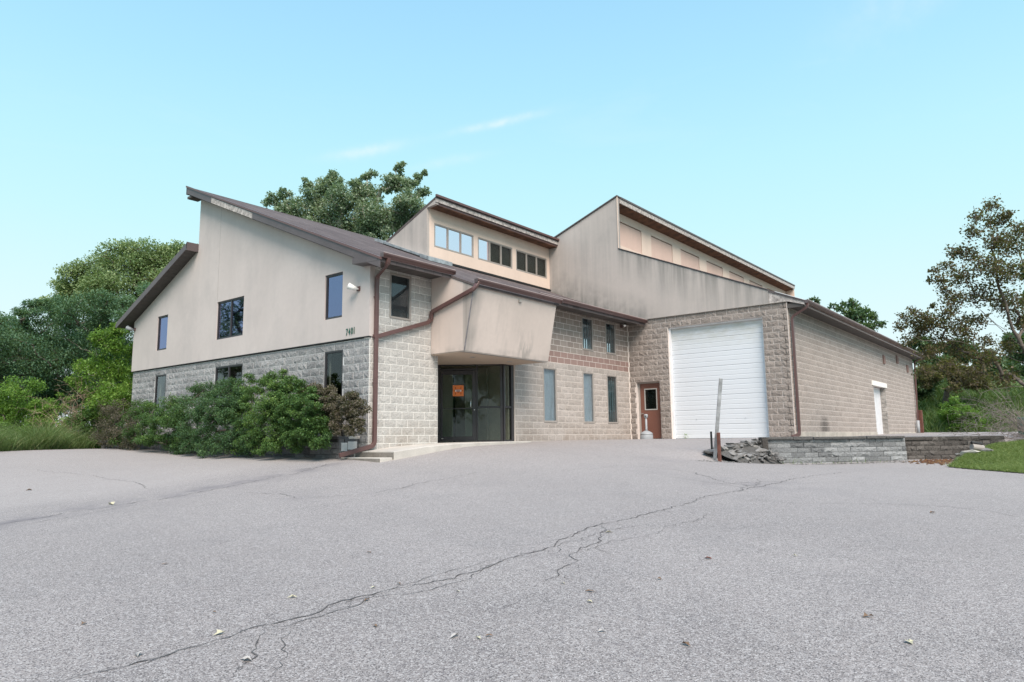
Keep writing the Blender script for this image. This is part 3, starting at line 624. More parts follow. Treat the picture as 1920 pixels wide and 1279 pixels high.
# ------------------------------------------------------------------ windows
def window(rz, O_, w_, h_, fm, gm, mull=0, fw=.045, dep=.07, rec=.06, blind=None, fixed=True, label=None):
    """opening w x h with its lower left (seen from outside) at O_, local x right, outside = -y"""
    e_ = link(bpy.data.objects.new('window', None), B); e_.location = O_; e_.rotation_euler = (0, 0, rz); e_.empty_display_size = .2
    if label: e_['label'] = label
    y0, y1 = rec, rec + dep
    f_ = MB(); f_.box(0, fw, y0, y1, 0, h_).box(w_ - fw, w_, y0, y1, 0, h_).box(fw, w_ - fw, y0, y1, 0, fw).box(fw, w_ - fw, y0, y1, h_ - fw, h_); f_.obj('frame', fm, e_, bevel=.004)
    n = mull + 1; pw = (w_ - 2 * fw - mull * fw * 1.2) / n
    for k in range(n):
        a_ = fw + k * (pw + fw * 1.2)
        if k < mull: MB().box(a_ + pw, a_ + pw + fw * 1.2, y0, y1, fw, h_ - fw).obj('mullion', fm, e_)
        g_ = gm[k] if isinstance(gm, (list, tuple)) else gm
        MB().box(a_ + .018, a_ + pw - .018, y0 + .03, y0 + .036, fw + .018, h_ - fw - .018).obj('pane', g_, e_)
        MB().box(a_, a_ + .018, y0 + .015, y1 - .01, fw, h_ - fw).box(a_ + pw - .018, a_ + pw, y0 + .015, y1 - .01, fw, h_ - fw).box(a_ + .018, a_ + pw - .018, y0 + .015, y1 - .01, fw, fw + .018).box(a_ + .018, a_ + pw - .018, y0 + .015, y1 - .01, h_ - fw - .018, h_ - fw).obj('sash', fm, e_)
    if blind == 'slats':
        b = MB(); zz = fw + .02
        while zz < h_ - fw: b.add([(fw, y1 + .03, zz), (w_ * .66, y1 + .03, zz), (w_ * .66, y1 + .052, zz + .012), (fw, y1 + .052, zz + .012)], [(0, 1, 2, 3)]); b.add([(fw, y1 + .034, zz), (w_ * .66, y1 + .034, zz), (w_ * .66, y1 + .034, zz + .021), (fw, y1 + .034, zz + .021)], [(0, 1, 2, 3)]); zz += .025
        b.obj('blind', 'blind', e_)
        c_ = MB(); 
        for k in range(6): x_ = w_ * .66 + k * (w_ * .34 - fw) / 6; c_.box(x_, x_ + .035, y1 + .02 + .02 * (k % 2), y1 + .03 + .02 * (k % 2), fw, h_ - fw)
        c_.obj('curtain', 'blind', e_)
    elif blind == 'dark':
        MB().box(fw, w_ - fw, y1 + .05, y1 + .06, fw, h_ - fw).obj('blind', 'blind_dark', e_)
    elif blind == 'folds':
        c_ = MB()
        for k in range(9): x_ = fw + k * (w_ - 2 * fw) / 9; c_.box(x_, x_ + .05, y1 + .04 + .02 * (k % 2), y1 + .05 + .02 * (k % 2), fw, h_ * (.92 if k % 3 else 1) - fw)
        c_.obj('curtain', 'curtain', e_)
    return e_
HP = -math.pi / 2
for (a_, b_, c_, d_), ml, bl in zip(sw_up, (0, 1, 0), ('dark', None, 'dark')): window(HP, (-.045 + .0, b_, c_), b_ - a_, d_ - c_, 'frame_bronze', 'glass_south', ml, rec=.035, dep=.10, blind=bl)
for (a_, b_, c_, d_), ml in zip(sw_low, (0, 1, 0)): window(HP, (0, b_, c_), b_ - a_, d_ - c_, 'frame_bronze', 'glass_dark', ml, rec=.0, dep=.12)
for (a_, b_, c_, d_), bl in zip(ew, ('slats', 'slats', 'folds', 'folds', 'folds', 'dark')): window(0, (a_, 0, c_), b_ - a_, d_ - c_, 'frame_taupe', 'glass', 0, rec=-.02, fw=.04, blind=bl)
for i, (a_, b_, c_, d_) in enumerate(lw): window(0, (a_, Yc, c_), b_ - a_, d_ - c_, 'frame_lantern', [['glass_mirror'] * 3, ['glass_mirror', 'glass_dark', 'glass_dark'], ['glass_dark'] * 3][i], 2, rec=.0, fw=.05, blind='dark')

# ------------------------------------------------------------------ entrance storefront
Lp = at(821, 760, 22.0); Rp = at(940, 760, 22.0); dv = Rp[:2] - Lp[:2]; SW = float(np.hypot(*dv)); th = math.atan2(dv[1], dv[0])
E_ = link(bpy.data.objects.new('storefront', None), B); E_.location = (Lp[0], Lp[1], 0); E_.rotation_euler = (0, 0, th); E_['label'] = 'dark bronze glazed entrance under the stucco box'
px = lambda p_: (p_ - 821) * SW / 119.0
H_ = 2.40
f_ = MB(); f_.box(-.06, px(825.5), -.05, .06, 0, H_); f_.box(px(893.2), px(896), -.05, .06, 0, H_); f_.box(px(938), px(942.5), -.06, .06, 0, H_)
f_.box(px(825.5), px(893.2), -.05, .06, 2.36, H_); f_.box(px(896), px(938), -.05, .06, 2.36, H_); f_.box(px(825.5), px(893.2), -.045, .055, 2.21, 2.27); f_.box(px(896), px(938), -.05, .06, 0, .05)
f_.box(px(896), px(938), -.045, .05, 1.035, 1.09); f_.box(-.06, px(893.2), -.10, .06, 0, .02)
f_.obj('frame', 'frame_bronze', E_, bevel=.004)
MB().box(px(825.5), px(893.2), 0, .006, 2.27, 2.36).obj('pane', 'glass_dark', E_)
MB().box(px(896), px(938), 0, .006, .05, 1.035).obj('pane', 'glass_dark', E_); MB().box(px(896), px(938), 0, .006, 1.09, 2.36).obj('pane', 'glass_dark', E_)
d0, d1 = px(826), px(892.8); DR = link(bpy.data.objects.new('door', None), B); DR.location = E_.location; DR.rotation_euler = E_.rotation_euler; DR['label'] = 'glazed aluminium entrance door with orange notice'
g_ = MB(); g_.box(d0, d0 + .07, -.04, .03, .03, 2.20).box(d1 - .12, d1, -.04, .03, .03, 2.20).box(d0 + .07, d1 - .12, -.04, .03, .03, .17).box(d0 + .07, d1 - .12, -.04, .03, 2.08, 2.20); g_.obj('frame', 'frame_bronze', DR, bevel=.004)
MB().box(d0 + .07, d1 - .12, -.036, .02, 1.015, 1.04).obj('push_bar', 'frame_bronze', DR)
MB().box(d0 + .07, d1 - .12, -.006, .0, .17, 1.01).obj('pane', 'glass_dark', DR); MB().box(d0 + .07, d1 - .12, -.006, .0, 1.045, 2.08).obj('pane', 'glass_dark', DR)
MB().tube([(d1 - .13, -.045, 1.28), (d1 - .16, -.10, 1.27), (d1 - .165, -.10, 1.08), (d1 - .12, -.045, 1.04)], .012, 8).obj('handle', 'chrome', DR, smooth=True)
MB().lathe([(.02, 0), (.02, .02)], 12).obj('lock', 'chrome', DR).location = (d1 - .055, -.06, .97)
MB().box(d0 + .02, d0 + .09, -.045, -.04, .10, .125).obj('maker_plate', 'chrome', DR)
N_ = thing('notice_sign', 'orange notice sheet with a white field taped inside the glass entrance door', 'sign', E_.location, rz=th)
u0, u1 = px(849), px(869.5); z0, z1 = 1.41, 1.75
MB().box(u0, u1, -.016, -.012, z0, z1).obj('sheet', 'orange', N_)
uc, zc = (u0 + u1) / 2, (z0 + z1) / 2
MB().box(uc - .095, uc + .095, -.018, -.0165, zc - .03, zc + .028).obj('white_field', 'paper', N_)
mk = MB()
for sx in (-1, 1):
    mk.box(uc + sx * .085 - .008, uc + sx * .085 + .008, -.0185, -.0165, zc + .045, zc + .11).box(uc + sx * .085 - .008, uc + sx * .085 + .008, -.0185, -.0165, zc - .12, zc - .05).box(uc + sx * .125 - .01, uc + sx * .125 + .01, -.0185, -.0165, zc - .02, zc + .02)
mk.box(uc - .08, uc + .08, -.0185, -.0165, zc + .04, zc + .05).box(uc - .06, uc + .06, -.0195, -.0182, zc - .022, zc + .008).box(uc - .025, uc + .025, -.0185, -.0165, zc - .055, zc - .033)
mk.obj('printed_mark', 'ink', N_)
# side light beyond the corner mullion
f_ = MB(); xr = float(Rp[0]); f_.box(xr + .0, xr + .07, .04, .14, 0, H_).box(5.76, 5.875, .04, .14, 0, H_).box(xr + .07, 5.76, .04, .14, 2.36, H_).box(xr + .07, 5.76, .04, .14, 0, .05).box(xr + .07, 5.76, .05, .13, 1.035, 1.09); f_.obj('sidelight', 'frame_bronze', B, bevel=.004)
sl = MB().box(xr + .07, 5.76, .085, .091, .05, 1.035).box(xr + .07, 5.76, .085, .091, 1.09, 2.36).obj('pane', 'glass_dark', B)
MB().box(xr + .10, xr + .24, .16, .18, 1.1, 2.34).obj('curtain', 'trim_white', B)
MB().box(5.70, 5.875, .14, 2.4, 0, 2.45).obj('jamb', 'mortar_beige', B)
MB().box(2.43, 2.45, 0.03, 3.0, -.1, 2.45).box(2.6, float(Lp[0]) - .02, float(Lp[1]) + .0, float(Lp[1]) + .12, 0, 2.45).obj('jamb', 'mortar_pale', B)
# things seen through the glass
ix, iy = math.cos(th), math.sin(th); nx_, ny_ = -iy, ix
def inside(u, d, z_): return (Lp[0] + ix * u + nx_ * d, Lp[1] + iy * u + ny_ * d, z_)
def ipanel(u0, u1, d, z0, z1, mat, nm): MB().add([inside(u0, d, z0), inside(u1, d, z0), inside(u1, d, z1), inside(u0, d, z1), inside(u0, d + .06, z0), inside(u1, d + .06, z0), inside(u1, d + .06, z1), inside(u0, d + .06, z1)], [(0, 1, 2, 3), (4, 5, 6, 7), (0, 1, 5, 4), (1, 2, 6, 5), (2, 3, 7, 6), (3, 0, 4, 7)]).obj(nm, mat, B)
ipanel(.0, .40, .8, 0, 2.35, 'interior_pale', 'inner_wall'); ipanel(.78, 1.12, 1.0, 0, 2.35, 'interior_pale', 'inner_wall'); ipanel(1.5, 1.55, .5, 0, 2.35, 'frame_taupe', 'inner_post'); ipanel(1.58, 2.3, 1.1, 0, 2.35, 'door_brown', 'inner_wall'); ipanel(-.4, 3, 2.2, 0, 2.4, 'interior', 'inner_wall')
MB().box(2.6, 5.7, .15, 4.5, -.03, .0).obj('interior_floor', 'interior', B)

# ------------------------------------------------------------------ doors of the garage bay
GX = 13.2
gd = link(bpy.data.objects.new('garage_door', None), B); gd.location = (GX + .20, -3.555, 0); gd['label'] = 'white sectional overhead garage door'
gy = -5.38 + 3.555, -1.73 + 3.555; ns = 8; sh = 4.267 / ns
for k in range(ns):
    z0 = k * sh; prof = []
    for j in range(3):
        a0 = z0 + .002 + j * (sh - .004) / 3; s3 = (sh - .004) / 3
        prof += [(0, a0), (-.0, a0 + s3 * .80), (.006, a0 + s3 * .86), (.006, a0 + s3 * .95), (0, a0 + s3)]
    front = [(x_, z_) for x_, z_ in prof]; poly = front + [(.05, z0 + sh - .002), (.05, z0 + .002)]
    mb = MB(); n = len(poly); mb.add([(x_, gy[0], z_) for x_, z_ in poly] + [(x_, gy[1], z_) for x_, z_ in poly], [tuple(range(n)), tuple(range(n, 2 * n))[::-1]] + [(i, (i + 1) % n, n + (i + 1) % n, n + i) for i in range(n)])
    mb.obj('panel', 'garage_white', gd)
for y_ in (-.95, .9): MB().lathe([(.02, 0), (.02, .01)], 10).obj('bolt', 'steel', gd).location = (-.004, y_, .72)
MB().box(GX + .10, GX + .19, -1.79, -1.73, 0, 4.26).box(GX + .10, GX + .19, -5.38, -5.33, 0, 4.26).box(GX + .10, GX + .19, -5.33, -1.79, 4.20, 4.267).obj('door_trim', 'trim_white', B)
MB().box(GX + .02, GX + .30, -5.38, -1.73, -.05, -.0).obj('sill', 'concrete', B)
MB().box(GX + .18, GX + .24, -5.38, -1.73, .0, .02).obj('weather_strip', 'black', B)
bd = link(bpy.data.objects.new('door', None), B); bd.location = (GX + .16, -1.30, 0); bd.rotation_euler = (0, 0, 0); bd['label'] = 'brown steel service door with a dark upper window'
MB().box(0, .10, 0, .07, .0, 2.235).box(0, .10, .95, 1.02, 0, 2.235).box(0, .10, .07, .95, 2.17, 2.235).obj('frame', 'frame_taupe', bd)
FSl = lambda u, d, z: (-d, u, z)
holed(rect(.075, .945, .03, 2.165), [rect(.25, .74, 1.16, 1.94)], FSl, -.03, -.075).obj('leaf_panel', 'door_brown', bd)
holed(rect(.22, .77, 1.13, 1.97), [rect(.26, .73, 1.17, 1.93)], FSl, -.018, -.032).obj('window_trim', 'frame_alu', bd)
MB().box(.045, .05, .25, .74, 1.16, 1.94).obj('pane', 'glass_dark', bd); MB().box(.2, .21, .1, .9, .2, 2.1).obj('blind', 'black', bd)
MB().lathe([(.03, 0), (.034, .01), (.034, .03), (.02, .04)], 14).obj('handle', 'chrome', bd, smooth=True).location = (0.0, .87, .98)
MB().tube([(.03, .87, 1.0), (-.03, .87, 1.0), (-.035, .78, 1.0)], .012, 8).obj('handle', 'chrome', bd)
MB().box(-.12, .04, .02, 1.0, -.02, .015).obj('sill', 'frame_alu', bd)
# warehouse side door (white, set deep) and vents
sdoor = link(bpy.data.objects.new('door', None), B); sdoor.location = (0, 0, 0); sdoor['label'] = 'white side door set deep in the block wall'
MB().box(25.3, 27.80, -6.03, -5.98, 0.0, 2.39).obj('leaf_panel', 'trim_white', sdoor)
MB().box(25.0, 28.15, -6.30, -6.26, 2.40, 2.62).obj('lintel', 'mortar_pale', B)
for k in range(12): MB().box(27.80, 27.848, -6.275, -6.035, .2032 * k + .01, .2032 * (k + 1) - .004).obj('jamb_block', 'mortar_mottled', B)
for x_, z_ in ((28.05, 3.84), (31.4, 4.10), (34.15, 3.80)):
    v_ = MB(); v_.box(x_ - .20, x_ + .20, -6.32, -6.27, z_ - .20, z_ + .20); v_.obj('vent', 'block_red', B)
    MB().box(x_ - .225, x_ - .20, -6.33, -6.27, z_ - .22, z_ + .22).obj('vent_frame', 'block_red', B)

# ------------------------------------------------------------------ downspouts
def spout(pts, w_=.105, t_=.075, par=B):
    P = [Vector(p) for p in pts]; Q = []
    for i, p in enumerate(P):                                   # round the elbows
        if 0 < i < len(P) - 1:
            a_ = (P[i - 1] - p); b_ = (P[i + 1] - p); r_ = min(.10, a_.length * .35, b_.length * .35)
            A = p + a_.normalized() * r_; D = p + b_.normalized() * r_
            for t in (0, .33, .67, 1): Q.append(A.lerp(p, t).lerp(p.lerp(D, t), t))
        else: Q.append(p)
    mb = MB(); k = 4; n0 = 0; prevu = None
    for i, p in enumerate(Q):
        d = (Q[min(i + 1, len(Q) - 1)] - Q[max(i - 1, 0)]).normalized()
        ref = Vector((0, 1, 0)) if par_ref == 'Y' else Vector((1, 0, 0))
        if abs(d.dot(ref)) > .93: ref = Vector((1, 0, 0)) if par_ref == 'Y' else Vector((0, 1, 0))
        u = d.cross(ref).normalized(); n = u.cross(d).normalized()
        if prevu is not None and u.dot(prevu) < 0: u, n = -u, -n
        prevu = u
        for a_, b_ in ((-1, -1), (1, -1), (1, 1), (-1, 1)): mb.v.append(tuple(p + u * a_ * w_ / 2 + n * b_ * t_ / 2))
    for i in range(len(Q) - 1):
        for j in range(4): mb.f.append((i * 4 + j, i * 4 + (j + 1) % 4, (i + 1) * 4 + (j + 1) % 4, (i + 1) * 4 + j))
    mb.f.append((3, 2, 1, 0)); b = (len(Q) - 1) * 4; mb.f.append((b, b + 1, b + 2, b + 3))
    return mb.obj('downspout', 'metal_brown', par, bevel=.008)
par_ref = 'Y'
spout([(-.14, -.84, 4.56), (-.14, -.80, 4.40), (.13, -.10, 4.25), (.13, -.09, .03), (.08, -.07, -.06), (-.84, .03, -.27)])
par_ref = 'X'
spout([(2.20, -1.74, 4.22), (2.08, -1.70, 4.02), (2.08, -.12, 3.58)])
spout([(2.08, -.12, 3.60), (2.08, -.08, 3.32)])
par_ref = 'Y'
spout([(2.05, -.085, 3.36), (1.98, -.085, 3.28), (.17, -.085, 2.70)])
MB().box(.06, .20, -.125, -.04, 2.66, 2.74).box(.08, .18, -.135, -.03, 1.50, 1.53).box(.08, .18, -.135, -.03, 3.7, 3.73).obj('strap', 'metal_brown', B)
spout([(13.30, -6.93, 4.56), (13.28, -6.90, 4.42), (13.36, -6.36, 4.16), (13.36, -6.35, .22), (13.33, -6.35, .12), (12.70, -6.30, .03)])
spout([(36.05, -6.90, 4.5), (35.85, -6.40, 4.36), (35.5, -6.36, 1.0), (35.45, -6.36, .72)])
for z_ in (1.2, 2.8): MB().box(13.305, 13.415, -6.395, -6.29, z_, z_ + .03).obj('strap', 'metal_brown', B)
MB().tube([(35.0, -6.42, .05), (35.05, -6.42, .86)], .09, 12).obj('drain_pipe', 'plastic_grey', B, smooth=True)

# ------------------------------------------------------------------ house number
def digit(ch, y_, z_, hgt):
    cu = bpy.data.curves.new('digit', 'FONT'); cu.body = ch; cu.size = 1; cu.extrude = .035; cu.offset = .010; cu.align_x = 'CENTER'
    o = bpy.data.objects.new('t', cu); C.objects.link(o); dg = bpy.context.evaluated_depsgraph_get(); me = bpy.data.meshes.new_from_object(o.evaluated_get(dg)); bpy.data.objects.remove(o)
    me.materials.clear(); me.materials.append(MAT['digit_green'])
    sc = hgt / .70; r_ = obj('digit', me, B); r_.location = (-.06, y_, z_); r_.rotation_euler = (math.pi / 2, 0, -math.pi / 2); r_.scale = (sc * .62, sc, sc * .5)
for ch, y_, dz in zip('7401', (.845, .745, .64, .55), (-.015, -.008, 0, .005)): digit(ch, y_, 2.81 + dz, .175)
# ------------------------------------------------------------------ wall lamps
def wall_lamp(label, loc, rz, mat='light_white'):
    t = thing('wall_lamp', label, 'lamp', loc, rz=rz)
    MB().box(-.055, .055, -.04, 0, -.07, .05).obj('mounting_plate', 'metal_brown', t, bevel=.006)
    MB().tube([(0, -.03, -.02), (0, -.10, -.02)], .025, 10).obj('arm', mat, t)
    mb = MB(); mb.tube([(0, -.08, -.03), (-.04, -.16, .0), (-.13, -.24, .05)], [.05, .065, .085], 14); mb.obj('lamp_head', mat, t, smooth=True)
    return t
wall_lamp('white floodlight on the stucco wall near the building corner, above the house number', (-.045, .40, 3.98), HP)
wall_lamp('small dark floodlight tucked under the eave beside the garage bay', (12.62, -.03, 4.42), 0, 'chrome')
wall_lamp('grey lamp at the far left corner of the stucco wall, half hidden by the sapling', (-.045, 13.30, 4.28), HP, 'plastic_grey')

# ------------------------------------------------------------------ link the blocks
ALLB.sort(key=lambda b: b['d'])
rest = {}
for i, b in enumerate(ALLB):
    if i < 300:
        o = bpy.data.objects.new('block', bmesh_for(b['st'], b['var'], b['mat'])); C.objects.link(o); o.parent = b['wall']
        o.location = b['loc']; o.rotation_euler = (0, 0, b['rz']); o.scale = (b['w'], 1, b['h'])
    else: rest.setdefault((b['wall'].name, b['mat']), []).append(b)
for (wn_, mt), bl in rest.items():
    V = []; F = []; Rn = []; n = 0
    for b in bl:
        v, f, r_ = BV[b['st'], b['var']]; v = np.array(v) * np.array([b['w'], 1, b['h']]); ca, sa = math.cos(b['rz']), math.sin(b['rz'])
        V.append(np.stack([v[:, 0] * ca - v[:, 1] * sa, v[:, 0] * sa + v[:, 1] * ca, v[:, 2]], 1) + np.array(b['loc']))
        F += [tuple(i_ + n for i_ in q) for q in f]; Rn += [random.random()] * len(f); n += len(v)
    obj('block', mesh('block', np.concatenate(V), F, mt, rnd=Rn), bpy.data.objects[wn_], kind='stuff')

# ------------------------------------------------------------------ walkway and steps
W_ = thing('concrete_walkway', 'pale concrete walkway with two steps along the block wall to the glass entrance', 'walkway')
xs = [-.22, .02, .85, 1.5, 2.18, 3.0, 4.0, 5.2, 6.1]; tp = [-.19, -.165, -.085, -.05, -.022, -.008, .0, .002, .004]; fy = [-1.2, -1.2, -1.2, -1.2, -1.2, -1.15, -1.0, -.7, -.45]
mb = MB(); v = []; f = []
for x_, z_, y_ in zip(xs, tp, fy): v += [(x_, y_, z_ - .5), (x_, y_, z_ - .012), (x_, y_ + .012, z_), (x_, 2.6 if x_ > 2.5 else -.0, z_), (x_, 2.6 if x_ > 2.5 else 0, z_ - .5)]
for i in range(len(xs) - 1):
    b = i * 5; f += [(b, b + 5, b + 6, b + 1), (b + 1, b + 6, b + 7, b + 2), (b + 2, b + 7, b + 8, b + 3)]
f.append((0, 1, 2, 3, 4)); mb.add(v, f).obj('slab', 'concrete', W_)
MB().box(-.226, -.221, -1.19, .2, -.36, -.21).obj('riser', 'concrete_riser', W_)
MB().box(-.60, -.226, -1.16, .28, -.6, -.325).obj('step', 'concrete', W_, bevel=.01)
MB().box(-.606, -.601, -1.15, .27, -.5, -.345).obj('riser', 'concrete_riser', W_)
MB().box(-.22, .02, -.0, .27, -.5, -.195).obj('step', 'concrete', W_)

# ------------------------------------------------------------------ planter
PT = thing('planter_wall', 'low dark landscape block planter wall with cap stones in front of the gable wall', 'planter')
MB().box(-.60, -.40, .36, 14.1, -.7, .10).box(-.55, 0, .36, .50, -.7, .12).obj('core', 'mortar_dark', PT)
MB().box(-.42, -.002, .5, 14.0, -.6, .12).obj('soil', 'soil', PT)
def wall_blocks(par, O_, rz, L_, z0, n, L=.42, H=.15, mats=('block_planter',), gap=.008, lean=0., hfun=None, rough_p=.4):
    ca, sa = math.cos(rz), math.sin(rz)
    for k in range(n):
        g = -(L / 2) * (k % 2)
        while g < L_ - .04:
            a_ = max(g, 0); b_ = min(g + L, L_); g += L
            if b_ - a_ < .06: continue
            c_ = (a_ + b_) / 2; base = z0 if hfun is None else hfun(c_)
            v_ = random.randrange(10); o = bpy.data.objects.new('block', bmesh_for('rough' if random.random() < rough_p else ('mid' if random.random() < .6 else 'flat'), v_, random.choice(mats))); C.objects.link(o); o.parent = par
            dd = random.uniform(-.012, .012) - lean * k * H
            o.location = (O_[0] + ca * c_ + sa * dd * 1, O_[1] + sa * c_ - ca * dd, base + k * H); o.rotation_euler = (0, 0, rz); o.scale = (b_ - a_ - gap, 3, H - gap)
wall_blocks(PT, (-.62, 14.1, 0), HP, 13.8, -.55, 4)
wall_blocks(PT, (-.62, .33, 0), 0, .60, -.45, 4, L=.30)
for k in range(33):
    y_ = .32 + k * .42; j = random.uniform(-.01, .01)
    MB().box(-.67 + j, -.36 + j, y_, y_ + .405, .115, .185 + random.uniform(0, .01)).obj('cap_stone', 'block_planter', PT, bevel=.01)
for k, (x_, w_) in enumerate(((-.35, .28), (-.06, .2))): MB().box(x_ , x_ + w_, .31, .56, .115, .19).obj('cap_stone', 'concrete', PT, bevel=.012)
MB().box(-.58, -.40, .30, .32, -.17, .03).box(-.38, -.1, .302, .322, -.14, .06).obj('block_face', 'mortar_grey', PT)
o = MB().box(-.16, .16, -.1, .1, 0, .035).obj('slab_fragment', 'concrete', None, bevel=.006); o.location = (-.46, 1.05, .23); o.rotation_euler = (.25, -.2, .4); o['label'] = 'loose pale flat stone propped on the planter cap by the corner'; o['category'] = 'stone'

# ------------------------------------------------------------------ retaining wall and rubble
RW = thing('retaining_wall', 'low weathered landscape block retaining wall holding up the upper drive', 'wall')
def rz_of(a_, b_): return math.atan2(b_[1] - a_[1], b_[0] - a_[0])
A0 = np.array((8.45, -6.86)); A1 = np.array((11.55, -9.86)); A2 = np.array((11.78, -9.74)); A3 = np.array((15.0, -11.95))
def seg(a_, b_): return float(np.hypot(*(b_ - a_)))
r1, r2 = rz_of(A0, A1), rz_of(A2, A3)
wall_blocks(RW, (A0[0], A0[1], 0), r1, seg(A0, A1), -.80, 6, L=.40, H=.135, mats=('block_retain',), lean=.10, rough_p=.1)
wall_blocks(RW, (A2[0], A2[1], 0), r2, seg(A2, A3), -.80, 6, L=.30, H=.135, mats=('block_wet',))
def strip(a_, b_, off0, off1, z0, z1, name, mat, par, bevel=0):
    d = (b_ - a_) / np.hypot(*(b_ - a_)); n = np.array([-d[1], d[0]])
    P = [a_ + n * off0, b_ + n * off0, b_ + n * off1, a_ + n * off1]
    return MB().add([(p[0], p[1], z0) for p in P] + [(p[0], p[1], z1) for p in P], [(0, 1, 2, 3), (4, 5, 6, 7), (0, 1, 5, 4), (1, 2, 6, 5), (2, 3, 7, 6), (3, 0, 4, 7)]).obj(name, mat, par, bevel=bevel)
strip(A0, A1, .08, .34, -.8, .0, 'core', 'mortar_dark', RW); strip(A2, A3, .07, .4, -.8, -.03, 'core', 'mortar_dark', RW)
d_ = (A1 - A0) / seg(A0, A1); k = 0.0
while k < seg(A0, A1) - .05:
    L_ = random.uniform(.5, 1.1); a_ = A0 + d_ * k; b_ = A0 + d_ * min(k + L_ - .01, seg(A0, A1) + .06); strip(a_, b_, -.035 + random.uniform(-.02, .02), .36, -.035 + random.uniform(-.012, .008), .045 + random.uniform(-.012, .006), 'cap_stone', 'stone_rubble', RW, .012); k += L_
d_ = (A3 - A2) / seg(A2, A3); k = 0.0
while k < seg(A2, A3) - .05:
    L_ = random.uniform(.5, .9); a_ = A2 + d_ * k; b_ = A2 + d_ * min(k + L_ - .01, seg(A2, A3)); strip(a_, b_, -.02 + random.uniform(-.015, .015), .36, -.10, -.005 + random.uniform(-.02, .004), 'cap_stone', 'block_wet', RW, .012); k += L_
def chunk(sx, sy, sz, seed, mat, r0=.28):
    bm = bmesh.new(); bmesh.ops.create_icosphere(bm, subdivisions=1, radius=.5); r_ = random.Random(seed)
    for v_ in bm.verts:
        m_ = max(abs(v_.co.x), abs(v_.co.y), abs(v_.co.z)); v_.co = v_.co * (.42 / m_) * r_.uniform(1 - r0, 1 + r0); v_.co.x *= sx; v_.co.y *= sy; v_.co.z *= sz
    me = bpy.data.meshes.new('chunk'); bm.to_mesh(me); bm.free(); me.materials.append(MAT[mat])
    a_ = me.attributes.new('rnd', 'FLOAT', 'FACE'); a_.data.foreach_set('value', np.full(len(me.polygons), r_.random(), dtype=np.float32)); return me
RB = thing('rubble_slope', 'crumbled grey end of the retaining wall, broken blocks and chunks beside the steel post', 'rubble')
chm = [chunk(1.3, .9, .55, s_, 'stone_rubble') for s_ in range(8)]
P1 = np.array((6.35, -6.42)); P2 = A0
bm_v = []; bm_f = []
for i in range(13):
    t = i / 12; p = P1 + (P2 - P1) * t; dn = np.array((.25, -.97)); zt = -.07 - .23 * (1 - t) ** 1.3
    for j, (o_, zk) in enumerate(((-.45, 0), (-.12, .06), (.12, .45), (.38, .85), (.60, 1.08))):
        q = p + dn * (o_ + random.uniform(-.04, .04)); g_ = h1(q[0], q[1]); zb_ = float(Lf(q[0], q[1])); bm_v.append((q[0], q[1], zt + (zb_ - .02 - zt) * zk + random.uniform(-.03, .03) * (j not in (0, 4))))
for i in range(12):
    for j in range(4): a0 = i * 5 + j; bm_f.append((a0, a0 + 5, a0 + 6, a0 + 1))
MB().add(bm_v, bm_f).obj('earth_bank', 'stone_rubble', RB)
for k in range(84):
    t = .1 + .9 * random.random() ** .85; base = P1 + (P2 - P1) * t; dn = np.array((.25, -.97)); q = random.uniform(-.28, .55)
    p = base - dn * 0 + dn * (.25 - q); top_ = -.05 - .25 * (1 - t); zz = top_ - (.55 - .2 * (1 - t)) * np.clip((.45 - q) / .75, 0, 1)
    o = obj('chunk', chm[k % 8], RB); o.location = (p[0], p[1], max(zz, h1(p[0], p[1]) + .0)); s_ = random.uniform(.08, .32) * (1 if q > 0 else .7); o.scale = (s_, s_ * random.uniform(.6, 1), s_ * random.uniform(.6, 1.1)); o.rotation_euler = (random.uniform(-.3, .3), random.uniform(-.3, .3), random.uniform(0, 6))
for k in range(12):
    t = k / 11; p = P1 + (P2 - P1) * t + np.array((-.05, .22)); o = obj('slab_piece', chm[(k * 3) % 8], RB); o.location = (p[0], p[1], -.10 - .22 * (1 - t) ** 1.5); o.scale = (.5, .42, .25); o.rotation_euler = (random.uniform(-.15, .15), random.uniform(-.15, .15), random.uniform(-.5, .3))
MB().tube([(8.33, -6.92, -.62), (8.36, -6.88, .03)], .11, 8).obj('dark_block', 'block_wet', RB)
# small litter stones
def litter(name, label, cat, poly, n, mats, s0, s1, seed, kind='stuff', mat='stone_rubble'):
    r_ = np.random.default_rng(seed); V = []; F = []; Rn = []; poly = np.array(poly)
    for i in range(n):
        w2 = r_.dirichlet(np.ones(len(poly)) * .8); p = w2 @ poly; s_ = r_.uniform(s0, s1); zz = h1(p[0], p[1]); b = len(V) * 1
        a_ = r_.uniform(0, 6.28, 5); base = sum(len(x) for x in V)
        pts = np.array([[math.cos(k * 1.5708 + a_[0]) * s_ * r_.uniform(.5, 1), math.sin(k * 1.5708 + a_[0]) * s_ * r_.uniform(.5, 1), r_.uniform(0, .2) * s_] for k in range(4)] + [[0, 0, s_ * r_.uniform(.3, .7)]]) + np.array([p[0], p[1], zz])
        V.append(pts); F += [(base, base + 1, base + 4), (base + 1, base + 2, base + 4), (base + 2, base + 3, base + 4), (base + 3, base, base + 4)]; Rn += [r_.random()] * 4
    obj(name, mesh(name, np.concatenate(V), F, mat, rnd=Rn), kind=kind, label=label, category=cat)
litter('gravel_litter', 'small stones and crumbs at the foot of the retaining wall', 'gravel', [(8.3, -7.4), (11.6, -10.1), (11.4, -10.4), (8.6, -7.6)], 260, None, .012, .05, 3)
